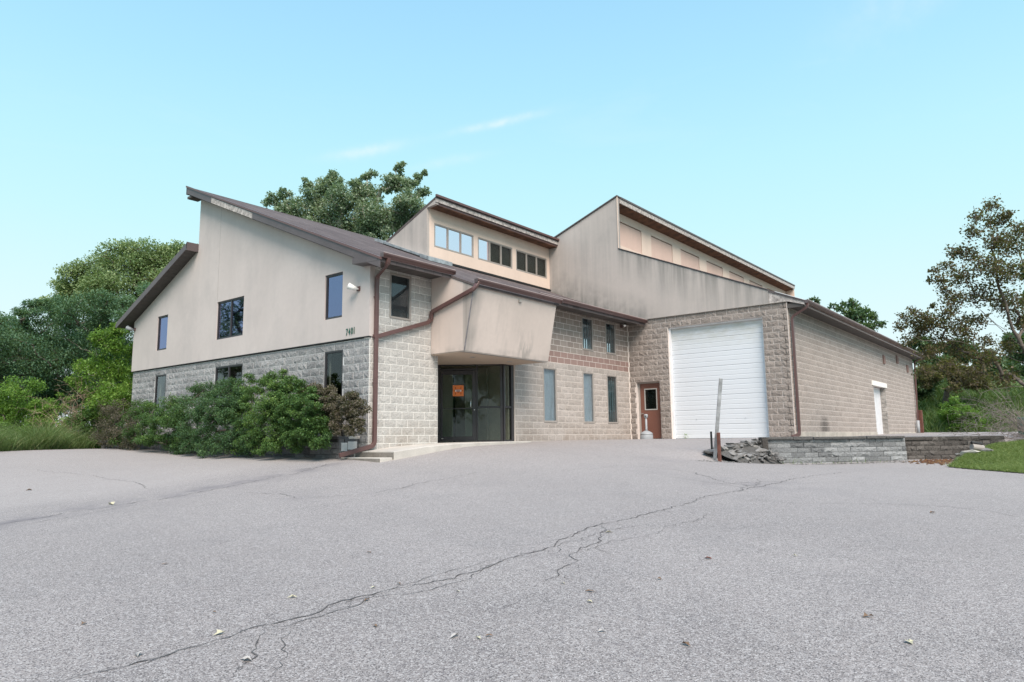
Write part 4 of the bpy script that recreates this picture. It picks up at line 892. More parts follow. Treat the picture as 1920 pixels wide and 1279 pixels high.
litter('leaf_litter', 'drift of dry brown leaves on the asphalt beside the lawn tip', 'leaves', [(11.9, -9.95), (14.0, -11.3), (11.6, -11.0), (10.3, -10.9), (10.2, -9.6), (12.6, -10.5)], 380, None, .02, .07, 4, mat='leaf_brown')
litter('gravel_litter', 'crumbs scattered around the foot of the rubble slope', 'gravel', [(5.6, -6.6), (8.3, -7.2), (6.2, -7.0), (5.2, -6.0)], 200, None, .012, .045, 5)
# steel post and brown stubs
ps = thing('steel_post', 'leaning galvanised steel channel post standing at the rubble slope', 'post')
b0 = at(1340, 868, 18.3); t0 = at(1352, 710, 18.3)
def chan(a_, b_, w_, par):
    a_, b_ = Vector(a_), Vector(b_); d = (b_ - a_).normalized(); u = Vector((.626, -.78, 0)); u = (u - d * u.dot(d)).normalized(); n = d.cross(u)
    prof = [(-1, -.1), (-1, .9), (-.8, .9), (-.8, .1), (.8, .1), (.8, .9), (1, .9), (1, -.1)]
    mb = MB(); v = [tuple(p + u * x_ * w_ / 2 + n * y_ * w_ / 2) for p in (a_, b_) for x_, y_ in prof]; k = 8
    mb.add(v, [tuple(range(8)), tuple(range(8, 16))] + [(i, (i + 1) % k, k + (i + 1) % k, k + i) for i in range(k)]); return mb
chan(b0, t0, .085, ps).obj('channel', 'steel', ps)
for pxa, pya, pxb, pyb, w_, nm in ((1349.5, 864, 1349.5, 811, .075, 'brown wooden stub post to the right of the leaning steel post'), (1335.5, 856, 1336, 809, .045, 'thin dark stub behind the leaning steel post')):
    a_ = at(pxa, pya, 18.1 if w_ > .06 else 18.6); b_ = at(pxb, pyb, 18.1 if w_ > .06 else 18.6); a_[2] -= .05
    MB().box(-w_ / 2, w_ / 2, -w_ / 2, w_ / 2, 0, float(b_[2] - a_[2])).obj('stub_post', 'rust_brown' if w_ > .06 else 'black', None, bevel=.006, label=nm, category='post').location = tuple(a_)
# post by the far corner of the warehouse
a_ = at(1729, 812, 41.3); b_ = at(1726, 769, 41.3); MB().box(-.10, .10, -.10, .10, 0, float(b_[2] - a_[2])).obj('bollard', 'rust_brown', None, bevel=.02, label='dark brown bollard at the far end of the long block wall', category='bollard').location = tuple(a_)
# grey drum and broken slab by the lawn
dr = thing('drain_drum', 'grey metal cylinder lying among stones at the end of the dark retaining wall', 'drum'); c0 = at(1822, 838, 20.3); c1 = at(1843, 841, 20.3)
MB().tube([tuple(c0), tuple(c1)], .095, 16).obj('body', 'frame_taupe', dr); MB().tube([tuple(c0 + np.array((0, 0, .12))), tuple(c1 * .9 + c0 * .1 + np.array((0, 0, .12)))], .045, 8).obj('rail', 'black', dr)
o = obj('broken_slab', chunk(1.4, 1., .3, 77, 'concrete')); o.location = tuple(at(1817, 851, 20.0)); o.scale = (.42, .4, .5); o.rotation_euler = (.4, .3, 1.); o['label'] = 'pale broken concrete slab leaning below the grey cylinder'; o['category'] = 'slab'
for i_, (px_, py_, s_) in enumerate(((1836, 852, .35), (1802, 858, .25), (1850, 848, .4), (1795, 852, .2))):
    o = obj('stone', chunk(1.2, 1, .6, 90 + i_, 'stone_rubble')); p = at(px_, py_, 20.2); o.location = tuple(p); o.scale = (s_, s_, s_)
    o['label'] = ['dark stone just right of the pale broken slab', 'small stone left of the pale broken slab', 'stone at the lawn edge right of the grey cylinder', 'smallest stone at the foot of the dark retaining wall'][i_]; o['category'] = 'stone'
# smoking urn
u_ = thing('ash_urn', 'grey plastic bell-shaped smoking urn in front of the brown service door', 'ash urn', (12.6, -.98, -.01))
MB().lathe([(.235, 0), (.24, .02), (.24, .17), (.225, .19), (.24, .20), (.235, .22), (.20, .27), (.12, .31), (.055, .34)], 28).obj('base', 'plastic_grey', u_, smooth=True)
MB().lathe([(.05, .34), (.04, .40), (.038, .82)], 18).obj('neck', 'plastic_grey', u_, smooth=True); MB().lathe([(.05, .82), (.072, .83), (.075, .93), (.06, .955), (.02, .96)], 18).obj('head', 'plastic_grey', u_, smooth=True)
MB().lathe([(.022, 0), (.022, .01)], 12).obj('opening', 'black', u_).matrix_local = Matrix.Translation((-.072, -.02, .885)) @ Matrix.Rotation(-math.pi / 2, 4, 'Y')

# ------------------------------------------------------------------ cracks
LOT = bpy.data.objects['parking_lot']
def crack(pts, w_, seed, jag=1., mat='crack_dark', nm='crack'):
    r_ = random.Random(seed); G = [on_ground(*p) for p in pts]; P = []
    for a_, b_ in zip(G[:-1], G[1:]):
        L_ = np.hypot(*(b_ - a_)[:2]); n = max(2, int(L_ / .06))
        for i in range(n): P.append(a_ + (b_ - a_) * i / n)
    P.append(G[-1]); Q = []; off = 0.
    for i, p in enumerate(P):
        d = P[min(i + 1, len(P) - 1)] - P[max(i - 1, 0)]; d = d[:2] / (np.hypot(*d[:2]) + 1e-9); n = np.array([-d[1], d[0]])
        off = off * .80 + r_.uniform(-1, 1) * .045 * jag; Q.append((p[:2] + n * off, n))
    V = []; F = []
    for i, (p, n) in enumerate(Q):
        w2 = w_ * r_.uniform(.25, 1.3) * min(1, .25 + min(i, len(Q) - 1 - i) / 6) / 2
        for s_ in (-1, 1): q = p + n * s_ * w2; V.append((q[0], q[1], 0))
        if i: F.append((2 * i - 2, 2 * i - 1, 2 * i + 1, 2 * i))
    V = np.array(V); V[:, 2] = hz(V[:, 0], V[:, 1]) + .005
    obj(nm, mesh(nm, V, F, mat), LOT)
CR = [([(130, 1279), (300, 1235), (480, 1183), (560, 1165), (640, 1135), (720, 1110), (850, 1085), (960, 1050), (1050, 1020), (1130, 985), (1230, 960), (1330, 930), (1420, 913), (1520, 893), (1600, 885)], .020),
      ([(180, 1279), (330, 1225), (480, 1190)], .008), ([(490, 1187), (600, 1160), (700, 1125), (830, 1100), (960, 1052)], .011), ([(620, 1140), (760, 1098), (860, 1068), (950, 1049)], .008),
      ([(1010, 1092), (1050, 1070), (1072, 1052), (1075, 1040), (1120, 1020), (1140, 995), (1200, 985)], .016), ([(960, 1050), (1040, 1043), (1070, 1048)], .009), ([(1110, 1020), (1125, 1032), (1150, 1045)], .008), ([(1080, 1040), (1130, 1015), (1210, 1008), (1245, 992)], .009),
      ([(435, 1275), (470, 1235), (485, 1195), (495, 1185)], .015), ([(510, 1270), (530, 1230), (525, 1200), (535, 1185)], .012), ([(1195, 983), (1240, 990), (1300, 978), (1345, 963)], .012),
      ([(0, 985), (150, 958), (330, 932), (450, 908), (560, 886), (600, 877)], .020), ([(0, 990), (120, 972), (260, 945)], .012), ([(60, 880), (180, 893), (250, 905), (285, 917)], .014), ([(1390, 938), (1500, 944), (1650, 945), (1780, 950), (1860, 960), (1920, 972)], .015),
      ([(1420, 913), (1360, 905), (1300, 885), (1170, 872)], .018), ([(1400, 915), (1300, 900), (1240, 893)], .014), ([(1470, 903), (1400, 905), (1330, 908)], .014), ([(450, 923), (530, 928), (560, 936), (700, 925), (800, 905), (900, 885)], .014), ([(1050, 885), (1120, 878), (1170, 872)], .010),
      ([(540, 960), (640, 945), (720, 925), (790, 903)], .009), ([(1540, 1045), (1700, 1050), (1890, 1060)], .007), ([(880, 1150), (960, 1132), (1010, 1112)], .006), ([(960, 1030), (1010, 1020), (1080, 1000), (1140, 980)], .008), ([(560, 882), (600, 876), (622, 870)], .03)]
for i, (p_, w_) in enumerate(CR): crack(p_, w_ * .72, i, .8)
rc_ = random.Random(5)
for k_ in range(26):                                  # short side branches
    p_, w_ = CR[rc_.choice([0, 0, 0, 4, 2, 7, 8, 10, 14, 15])]; j_ = rc_.randrange(len(p_) - 1); t_ = rc_.random(); x_ = p_[j_][0] * (1 - t_) + p_[j_ + 1][0] * t_; y_ = p_[j_][1] * (1 - t_) + p_[j_ + 1][1] * t_
    sc_ = (y_ - 828) / 250; dx_ = rc_.uniform(-60, 60) * sc_; dy_ = rc_.uniform(-20, 22) * sc_
    if y_ + dy_ < 1278 and y_ > 880: crack([(x_, y_), (x_ + dx_ * .5, y_ + dy_ * .6), (x_ + dx_, y_ + dy_)], .006, 100 + k_, 1.0)
for i, (p_, w_) in enumerate([(([(950, 1052), (1010, 1030), (1040, 1042), (1085, 1020), (1120, 1003), (1160, 975)]), .008), ([(1380, 922), (1420, 910), (1440, 900)], .012), ([(480, 1205), (560, 1180), (640, 1150)], .006)]): crack(p_, w_, 50 + i, 1.6)
# ------------------------------------------------------------------ fallen leaves
def fallen(px_, py_, s_, mat, label, seed):
    r_ = random.Random(seed); g_ = on_ground(px_, py_); n = 8; v = [(0, 0, .012)]
    for i in range(n):
        t = i / n * 6.283; rr = s_ * (.5 if i % 2 else .85) * r_.uniform(.7, 1.15); v.append((rr * math.cos(t) * 1.25, rr * math.sin(t) * .75, .006 + abs(math.sin(t)) * s_ * r_.uniform(.15, .6)))
    me = mesh('fallen_leaf', v, [(0, i + 1, (i + 1) % n + 1) for i in range(n)], mat)
    o = obj('fallen_leaf', me, label=label, category='leaf', group='dry leaves lying on the asphalt'); o.location = (g_[0], g_[1], g_[2]); o.rotation_euler = (0, 0, r_.uniform(0, 6))
FL = [(1142, 1000, .05, 'dry_pale', 'pale folded leaf lying on the long crack right of the middle of the lot'), (1328, 1049, .05, 'dry_red', 'reddish brown leaf alone on the asphalt right of the long crack'), (1627, 1158, .045, 'dry_brown', 'brown leaf lower right, between the pale leaf and the frame middle'),
      (1706, 1208, .045, 'dry_pale', 'pale leaf nearest the lower right corner'), (463, 1241, .048, 'dry_grey', 'greyish leaf on the short forked crack at lower left'), (411, 1190, .042, 'dry_pale', 'pale upright leaf just above the long crack at lower left'), (258, 1230, .05, 'dry_grey', 'flat whitish leaf nearest the lower left corner'),
      (157, 1172, .035, 'dry_brown', 'small brown leaf alone at far lower left'), (853, 1196, .048, 'dry_grey', 'grey leaf left of a pair of leaves at the bottom middle'), (897, 1199, .03, 'dry_pale', 'pale leaf of the close pair at the bottom middle'), (917, 1197, .028, 'dry_brown', 'brown leaf of the close pair at the bottom middle'),
      (548, 1123, .042, 'dry_pale', 'pale leaf left of the long crack, in the lower left middle'), (688, 1128, .040, 'dry_brown', 'dark leaf touching the long crack left of the middle'), (699, 1104, .03, 'dry_pale', 'small pale leaf just above the dark leaf at the crack'), (692, 1038, .035, 'dry_brown', 'small dark leaf above the long crack, left of the middle'),
      (1107, 1111, .04, 'dry_brown', 'brown leaf below the crack junction'), (1106, 1131, .035, 'dry_pale', 'pale leaf below the crack junction, nearer the camera'), (1129, 1186, .03, 'dry_grey', 'small pale grey leaf at the bottom right of the middle'), (1236, 1088, .03, 'dry_brown', 'small brown leaf between the crack and the reddish leaf'),
      (1287, 1212, .045, 'dry_brown', 'curled brown leaf at the bottom, right of the middle'), (748, 1097, .03, 'dry_brown', 'tiny dark leaf on the upper branch of the crack'), (859, 1112, .026, 'dry_pale', 'tiny pale leaf right of the crack middle'), (1056, 1096, .025, 'dry_pale', 'tiny yellowish leaf near the forked crack'), (310, 1059, .035, 'dry_brown', 'small brown leaf alone in the left part of the lot'),
      (55, 920, .06, 'dry_brown', 'dark leaf far left near the verge'), (208, 947, .09, 'dry_pale', 'pale leaf scrap on the seam of the lot at left'), (1748, 963, .05, 'dry_brown', 'dark speck of a leaf far right on the lot'), (1490, 1044, .03, 'dry_pale', 'small pale leaf right of the reddish leaf'), (402, 1151, .025, 'dry_brown', 'tiny dark leaf left of the upright pale leaf'), (703, 1179, .028, 'dry_brown', 'small brown leaf below the long crack, left of the middle')]
for i, f_ in enumerate(FL): fallen(*f_, i)

# ------------------------------------------------------------------ vegetation
def leaves_mesh(P, size, mat, up=.35, seed=0, aspect=.55, rnd=None, drop=0.):
    r_ = np.random.default_rng(seed); n = len(P); d = r_.normal(size=(n, 3)); d[:, 2] -= drop; d /= np.linalg.norm(d, axis=1)[:, None]
    nn = r_.normal(size=(n, 3)); nn[:, 2] = np.abs(nn[:, 2]) + up * 2; s_ = np.cross(d, nn); s_ /= np.linalg.norm(s_, axis=1)[:, None] + 1e-9; nn = np.cross(s_, d)
    L = size * r_.uniform(.6, 1.3, n)[:, None]
    v = np.stack([P, P + d * L * .5 + s_ * L * aspect * .5 + nn * L * .08, P + d * L, P + d * L * .5 - s_ * L * aspect * .5 + nn * L * .08], 1).reshape(-1, 3)
    f = np.arange(4 * n).reshape(n, 4)
    return mesh('crown', v, f, mat, rnd=r_.beta(2, 2.2, n) if rnd is None else np.clip(rnd + r_.normal(0, .16, n), 0, 1))
def ball(c, r, n, r_, shell=.5, squash=.8):
    d = r_.normal(size=(n, 3)); d /= np.linalg.norm(d, axis=1)[:, None]; rad = r * (r_.uniform(shell ** 3, 1, n) ** (1 / 3)); return np.array(c) + d * rad[:, None] * np.array([1, 1, squash])
def branches(base, top, targets, r0, mat, par, seed, name='trunk', seg_n=4, sag=0., limbs=None, minr=.008, power=.5):
    """connect each target to the nearest point of the growing skeleton; radii follow the number of twigs carried"""
    r_ = np.random.default_rng(seed); nodes = []; parent = []
    def addpath(p0i, pts):
        last = p0i
        for p in pts: nodes.append(np.array(p)); parent.append(last); last = len(nodes) - 1
        return last
    nodes.append(np.array(base, float)); parent.append(-1); base = np.array(base, float); top = np.array(top, float)
    addpath(0, [base + (top - base) * t + r_.normal(0, .04, 3) * np.linalg.norm(top - base) * .15 for t in np.linspace(.12, 1, 8)])
    tips = []
    for lb in (limbs or []):
        P = [np.array(p) for p in lb]; A = np.array(nodes); i0 = int(np.argmin(np.linalg.norm(A - P[0], axis=1))); pts = []
        for a_, b_ in zip(P[:-1], P[1:]): pts += [a_ + (b_ - a_) * t + r_.normal(0, .02, 3) for t in (.33, .67, 1)]
        tips.append(addpath(i0, pts))
    T = np.array(targets); T = T[np.argsort(np.linalg.norm(T - top, axis=1))]
    for t in T:
        A = np.array(nodes); dd = np.linalg.norm(A - t, axis=1) + np.where(np.arange(len(A)) < 3, 1e3, 0) + .35 * np.maximum(0, A[:, 2] - t[2]); i0 = int(np.argmin(dd)); a_ = A[i0]; L = np.linalg.norm(t - a_)
        k = max(2, min(seg_n, int(L / .3) + 1)); mid = [a_ + (t - a_) * q + np.array([0, 0, sag * L * q * (1 - q) * 2]) + r_.normal(0, .05, 3) * L for q in np.linspace(1 / k, 1, k)[:-1]]
        tips.append(addpath(i0, mid + [t]))
    n = len(nodes); cnt = np.zeros(n)
    for t in tips: cnt[t] += 1
    for i in range(n - 1, 0, -1): cnt[parent[i]] += cnt[i]
    cnt = np.maximum(cnt, 1); rad = np.maximum(minr, r0 * (cnt / cnt[0]) ** power); A = np.array(nodes); idx = np.arange(1, n); par_i = np.array(parent)[1:]
    p0, p1 = A[par_i], A[idx]; ra = np.minimum(rad[par_i], rad[idx] * 1.5); rb = rad[idx]; d = p1 - p0; d /= np.linalg.norm(d, axis=1)[:, None] + 1e-9
    ref = np.where(np.abs(d[:, 2:3]) < .9, np.array([[0, 0, 1.]]), np.array([[1., 0, 0]])); u = np.cross(d, ref); u /= np.linalg.norm(u, axis=1)[:, None]; w2 = np.cross(d, u); K = 6
    an = np.arange(K) * 2 * np.pi / K; ring = (u[:, None] * np.cos(an)[None, :, None] + w2[:, None] * np.sin(an)[None, :, None])
    V = np.concatenate([p0[:, None] + ring * ra[:, None, None], p1[:, None] + ring * rb[:, None, None]], 1).reshape(-1, 3); m_ = len(idx); b = (np.arange(m_) * 2 * K)[:, None]; j = np.arange(K)[None]
    F = np.stack([b + j, b + (j + 1) % K, b + K + (j + 1) % K, b + K + j], 2).reshape(-1, 4)
    obj(name, mesh(name, V, F, mat, smooth=True), par); return A, parent
def clumps_px(lst, dep, seed, depth_k=1.0):
    r_ = random.Random(seed); o = []
    for c in lst:
        px_, py_, rp_ = c[:3]; D = dep + r_.uniform(-1, 1) * rp_ / FPX * dep * depth_k; o.append((at(px_, py_, D), rp_ / FPX * D))
    return o
def tree(name, label, cat, base, clumps, mat, leaf_size, nleaf, r0=.25, bark='bark', seed=1, group=None, tw=14, twr=.32, limbs=None, top=None, up=.35, shell=.35, aspect=.55, minr=.008, tone=.45, drop=0., dense=1., power=.5):
    r_ = np.random.default_rng(seed); t = thing(name, label, cat, (0, 0, 0), group); T = []; V_ = sum(c[1] ** 2 for c in clumps); Pl = []; Rn = []
    for c, rc in clumps:
        k = max(3, int(tw * rc ** 2 / V_ * len(clumps))); tp_ = ball(c, rc * .95, k, r_, shell); T.append(tp_)
        nl = max(20, int(nleaf * rc ** 2 / V_)); sub = r_.integers(0, k, nl); cr = rc * twr
        off = r_.normal(size=(nl, 3)); off /= np.linalg.norm(off, axis=1)[:, None]; off *= (cr * r_.uniform(.1, 1, nl) ** .5)[:, None]; off[:, 2] *= .7
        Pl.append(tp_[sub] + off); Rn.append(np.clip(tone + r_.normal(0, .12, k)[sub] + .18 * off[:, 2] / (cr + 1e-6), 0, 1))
    T = np.concatenate(T); base = np.array(base, float); cen = T.mean(0)
    top = np.array(top) if top is not None else base + (cen - base) * .55
    branches(base, top, T, r0, bark, t, seed, limbs=limbs, minr=minr, power=power)
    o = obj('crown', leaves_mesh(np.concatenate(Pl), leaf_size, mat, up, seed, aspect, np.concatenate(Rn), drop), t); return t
gz = lambda p: (p[0], p[1], h1(p[0], p[1]) - .05)
# hedge shrubs in the planter bed
def hedge(label, px0, px1, ytop, ybot, mat, seed, n=15000, dep=None, bulge=1.0, tone=.42, ls=.045, cat='shrub', name='hedge_shrub'):
    r_ = random.Random(seed); cl = []; W = px1 - px0; rr0 = 15.5; nx_ = max(4, int(W / (rr0 * 1.15)))
    for i in range(nx_):
        c_ = (i + .5) / nx_; tpx = ytop[0] + (ytop[1] - ytop[0]) * c_ + 34 * max(0, .16 - min(c_, 1 - c_)) / .16 + r_.uniform(-7, 8); nz_ = int((ybot - tpx) / (rr0 * 1.15))
        for j in range(nz_):
            v_ = (j + .5) / nz_; px_ = px0 + W * c_ + r_.uniform(-7, 7); rr = rr0 * r_.uniform(.75, 1.25); py_ = tpx + rr * .6 + (ybot - tpx - rr * 1.1) * v_ + r_.uniform(-4, 4)
            prof = math.sin(min(1, v_ * 1.25 + .12) * math.pi * .62) * math.sqrt(max(.1, math.sin(math.pi * (c_ * .86 + .07))))
            xb = -.45 - bulge * .95 * prof * r_.uniform(.75, 1.1)
            d_ = R3.T @ np.array([(px_ - 960) / FPX, (py_ - 639.5) / FPX, 1.0]); t = (xb - CAM[0]) / d_[0]; cl.append((CAM + d_ * t, rr / FPX * t))
    mx_ = np.mean([c[0] for c in cl], 0); base = (-.3, mx_[1], .05)
    return tree(name, label, cat, base, cl, mat, ls, n, r0=.045, seed=seed, tw=7, twr=.62, top=(-.4, mx_[1], .4), shell=.3, bark='bark', aspect=.62, tone=tone, minr=.003)
hg = 'shrubs crowding the planter in front of the gable wall'
hedge('dark green bushy shrub at the left end of the planter, below the far small window', 228, 345, (752, 738), 845, 'leaf_hedge', 21, 32000)['group'] = hg
hedge('bluish green shrub in the planter under the middle window', 330, 470, (715, 700), 858, 'leaf_hedge_blue', 22, 44000)['group'] = hg
hedge('tallest bright green shrub, middle of the planter', 440, 560, (694, 692), 855, 'leaf_hedge', 23, 42000, tone=.55)['group'] = hg
hedge('green shrub between the tallest green shrub and the purple one', 510, 615, (695, 728), 842, 'leaf_hedge', 24, 36000)['group'] = hg
hedge('purple-brown barberry shrub at the building corner end of the planter', 565, 682, (712, 735), 818, 'leaf_purple', 25, 32000, bulge=.45, ls=.05)['group'] = hg
hedge('dull purplish shrub past the left end of the planter', 185, 262, (735, 752), 845, 'leaf_purple', 26, 12000, tone=.3)['group'] = hg
# honey locusts and other trees on the left
D1 = 33
tree('locust_tree', 'dark feathery green tree filling the left edge', 'tree', gz(at(20, 800, D1)), clumps_px([(-60, 660, 60), (0, 615, 34), (75, 582, 26), (105, 572, 24), (40, 596, 22), (30, 640, 60), (60, 690, 60), (10, 720, 60), (-40, 720, 60), (90, 620, 45), (110, 680, 50), (60, 590, 26), (100, 740, 50), (0, 770, 50)], D1, 31), 'leaf_locust', .12, 62000, .3, seed=31, twr=.5, up=.5, aspect=.34, tone=.58)
tree('locust_tree', 'dark feathery green tree behind the sapling at the left corner of the building', 'tree', gz(at(200, 800, 34)), clumps_px([(150, 600, 50), (190, 580, 40), (240, 600, 45), (140, 660, 50), (200, 660, 60), (250, 680, 50), (120, 560 + 30, 30), (180, 730, 50), (260, 560, 40), (300, 600, 50), (110, 740, 50)], 34, 32), 'leaf_locust', .12, 56000, .3, seed=32, twr=.5, up=.5, aspect=.34, tone=.62)
tree('broadleaf_tree', 'pale green taller tree rising behind the dark ones, left of the low roof', 'tree', gz(at(220, 800, 43)), clumps_px([(110, 545, 26), (150, 520, 32), (190, 510, 36), (225, 490, 36), (265, 480, 34), (300, 485, 32), (330, 475, 24), (215, 540, 45), (270, 530, 45), (170, 570, 40), (120, 560, 30), (150, 545, 28), (330, 520, 40), (100, 575, 25), (360, 500, 40)], 43, 33), 'leaf_light', .14, 56000, .35, seed=33, twr=.62, tone=.78, aspect=.6)
tree('broadleaf_tree', 'bushy mid green tree at the far left behind the locusts', 'tree', gz(at(-20, 800, 40)), clumps_px([(-40, 640, 50), (20, 640, 45), (-80, 660, 60), (60, 640, 60), (130, 620, 60), (0, 680, 80), (100, 700, 80), (200, 690, 80), (-60, 720, 80), (280, 700, 70), (40, 760, 70), (180, 760, 70)], 42, 34), 'leaf_far', .19, 40000, .35, seed=34, twr=.5)
D2 = 29
tree('sapling', 'slender light green sapling against the left end of the stucco wall', 'tree', gz(at(205, 800, D2)), clumps_px([(200, 640, 26), (240, 690, 26), (250, 655, 14), (200, 665, 24), (180, 640, 16), (225, 620, 18), (235, 650, 22), (190, 690, 30), (165, 690, 22), (225, 700, 28), (210, 740, 34), (245, 735, 26), (170, 735, 26), (255, 690, 14), (150, 715, 18), (215, 610, 12)], 27, 35), 'leaf_lime', .10, 15000, .05, 'birch', seed=35, twr=.6, tone=.45, aspect=.5, minr=.007)
tree('shrub', 'lime green bush low at the corner under the sapling', 'shrub', gz(at(235, 800, 26.5)), clumps_px([(230, 750, 24), (255, 735, 18), (205, 770, 24), (245, 770, 22), (180, 770, 20)], 26.5, 36), 'leaf_lime', .08, 9000, .04, seed=36, twr=.5, tone=.5)
tree('shrub', 'leafy mid green bush behind the tall grass at the far left', 'shrub', gz(at(30, 820, 28)), clumps_px([(10, 745, 34), (45, 730, 30), (0, 790, 40), (60, 770, 34), (-30, 760, 40), (30, 800, 30), (105, 765, 20), (120, 745, 14)], 28, 37), 'leaf_lime', .09, 13000, .05, seed=37, twr=.5, tone=.35)
tree('shrub', 'bright green bush left of the dead brown twigs', 'shrub', gz(at(90, 820, 27)), clumps_px([(80, 790, 28), (60, 810, 22), (100, 815, 24), (120, 800, 20), (75, 765, 18)], 27, 38), 'leaf_lime', .085, 10000, .04, seed=38, twr=.5, tone=.45)
tree('shrub', 'dark green bush between the dead twigs and the planter', 'shrub', gz(at(165, 820, 27)), clumps_px([(150, 795, 26), (175, 780, 26), (140, 825, 22), (170, 820, 26), (190, 800, 24)], 27, 39), 'leaf_hedge', .075, 12000, .04, seed=39, twr=.5, tone=.5)
def spray(name, label, base, L_, n, mat, seed, r0=.012, tilt=1.0, bias=(0, 0, 0), side=7):
    """leafless bush: many thin curved stems fanning from one foot, each with side twigs"""
    t = thing(name, label, 'shrub'); r_ = np.random.default_rng(seed); mb = MB(); base = np.array(base, float); bias = np.array(bias, float)
    def stem(p, d, L, r, lvl):
        pts = [p]; q = p.copy(); k = 5
        for i in range(k):
            d = d + r_.normal(0, .11, 3) + np.array([0, 0, -.03 * i]); d /= np.linalg.norm(d); q = q + d * L / k; pts.append(q.copy())
        mb.tube([tuple(x) for x in pts], [max(.0022, r * (1 - .8 * i / k)) for i in range(k + 1)], 4, cap=False)
        if lvl < 2:
            for _ in range(side if lvl == 0 else 3):
                i = r_.integers(1, k + 1); dd = d * .6 + r_.normal(0, .5, 3); dd /= np.linalg.norm(dd); stem(pts[i], dd, L * r_.uniform(.25, .5), r * .5, lvl + 1)
    for i in range(n):
        d = r_.normal(0, 1, 3) * np.array([tilt, tilt, .35]) + np.array([0, 0, .75]) + bias; d /= np.linalg.norm(d)
        stem(base + r_.normal(0, .08, 3) * np.array([1, 1, 0]), d, L_ * r_.uniform(.6, 1.1), r0, 0)
    mb.obj('branches', mat, t); return t
spray('dead_bush', 'bare dead brown twigs in the left undergrowth', gz(at(135, 820, 26.3)), 1.9, 34, 'twig_dead', 41, .011, .55)
# tree behind the roof
tree('broadleaf_tree', 'large open-crowned green tree rising behind the long roof', 'tree', (14.5, 19.0, -.2), clumps_px([(510, 378, 17), (530, 362, 14), (553, 392, 26), (575, 345, 11), (590, 372, 28), (628, 335, 18), (612, 352, 22), (640, 372, 34), (600, 412, 32), (672, 345, 17), (690, 330, 14), (690, 366, 26), (700, 405, 36), (728, 345, 20), (742, 330, 12), (752, 316, 12), (757, 345, 20), (782, 335, 13), (793, 322, 8), (765, 378, 28), (790, 362, 14), (745, 415, 36), (655, 425, 36), (570, 425, 28), (785, 405, 26), (530, 405, 22), (700, 450, 36)], 40, 42, .9), 'leaf_tree', .125, 56000, .38, 'birch', seed=42, tw=22, twr=.5, tone=.62, aspect=.75, shell=.2, top=at(690, 440, 40), minr=.02)
tree('broadleaf_tree', 'green treetop peeking over the long warehouse roof', 'tree', (50, 0, 0), clumps_px([(1575, 575, 9), (1600, 570, 12), (1612, 590, 18), (1590, 590, 12), (1640, 592, 10), (1632, 610, 14), (1655, 608, 7), (1560, 574, 5), (1605, 620, 22)], 57, 43), 'leaf_far', .26, 3600, .25, seed=43, twr=.55, tone=.5, minr=.03)
tree('broadleaf_tree', 'tiny treetop just above the gutter at the near end of the warehouse roof', 'tree', (60, 6, 0), clumps_px([(1524, 562, 4), (1532, 566, 5), (1518, 566, 4), (1525, 580, 10)], 66, 44), 'leaf_far', .25, 500, .15, seed=44, twr=.6, minr=.03)
# trees and growth on the rise at the right
hb = lambda p: (p[0], p[1], float(hill(np.array(p[0]), np.array(p[1]))) - .1)
tree('broadleaf_tree', 'bluish green tree standing at the far end of the warehouse', 'tree', hb(at(1740, 760, 56)), clumps_px([(1712, 640, 12), (1740, 645, 16), (1765, 655, 14), (1725, 668, 18), (1760, 680, 18), (1745, 705, 24), (1800, 660, 24), (1725, 735, 24)], 56, 45), 'leaf_far', .26, 15000, .3, seed=45, twr=.5, tone=.4)
tree('broadleaf_tree', 'dark green tree high on the rise behind the maple', 'tree', hb(at(1850, 740, 60)), clumps_px([(1810, 705, 24), (1850, 680, 22), (1895, 640, 20), (1918, 560, 16), (1940, 660, 40), (1880, 700, 36), (1925, 510, 16), (1950, 610, 30), (1900, 730, 34)], 60, 46), 'leaf_far', .28, 24000, .3, seed=46, twr=.5, tone=.5)
tree('broadleaf_tree', 'low leafy tree on the slope beside the warehouse corner', 'tree', hb(at(1772, 780, 53)), clumps_px([(1745, 700, 20), (1770, 690, 22), (1800, 705, 22), (1830, 720, 20), (1730, 715, 16)], 52, 47), 'leaf_maple', .2, 8000, .2, seed=47, twr=.5, tone=.6)
tree('shrub', 'round bright green bush on the grassy slope', 'shrub', hb(at(1800, 805, 48)), clumps_px([(1790, 762, 18), (1810, 775, 22), (1780, 780, 20), (1800, 795, 22), (1775, 800, 14), (1835, 800, 16), (1855, 795, 18)], 48, 48), 'leaf_lime', .14, 11000, .08, seed=48, twr=.5, tone=.3)
tree('shrub', 'pale yellow-green bush high on the slope', 'shrub', hb(at(1880, 760, 56)), clumps_px([(1860, 725, 16), (1885, 715, 16), (1900, 730, 18), (1870, 740, 16)], 56, 49), 'leaf_light', .16, 6000, .08, seed=49, twr=.5, tone=.6)
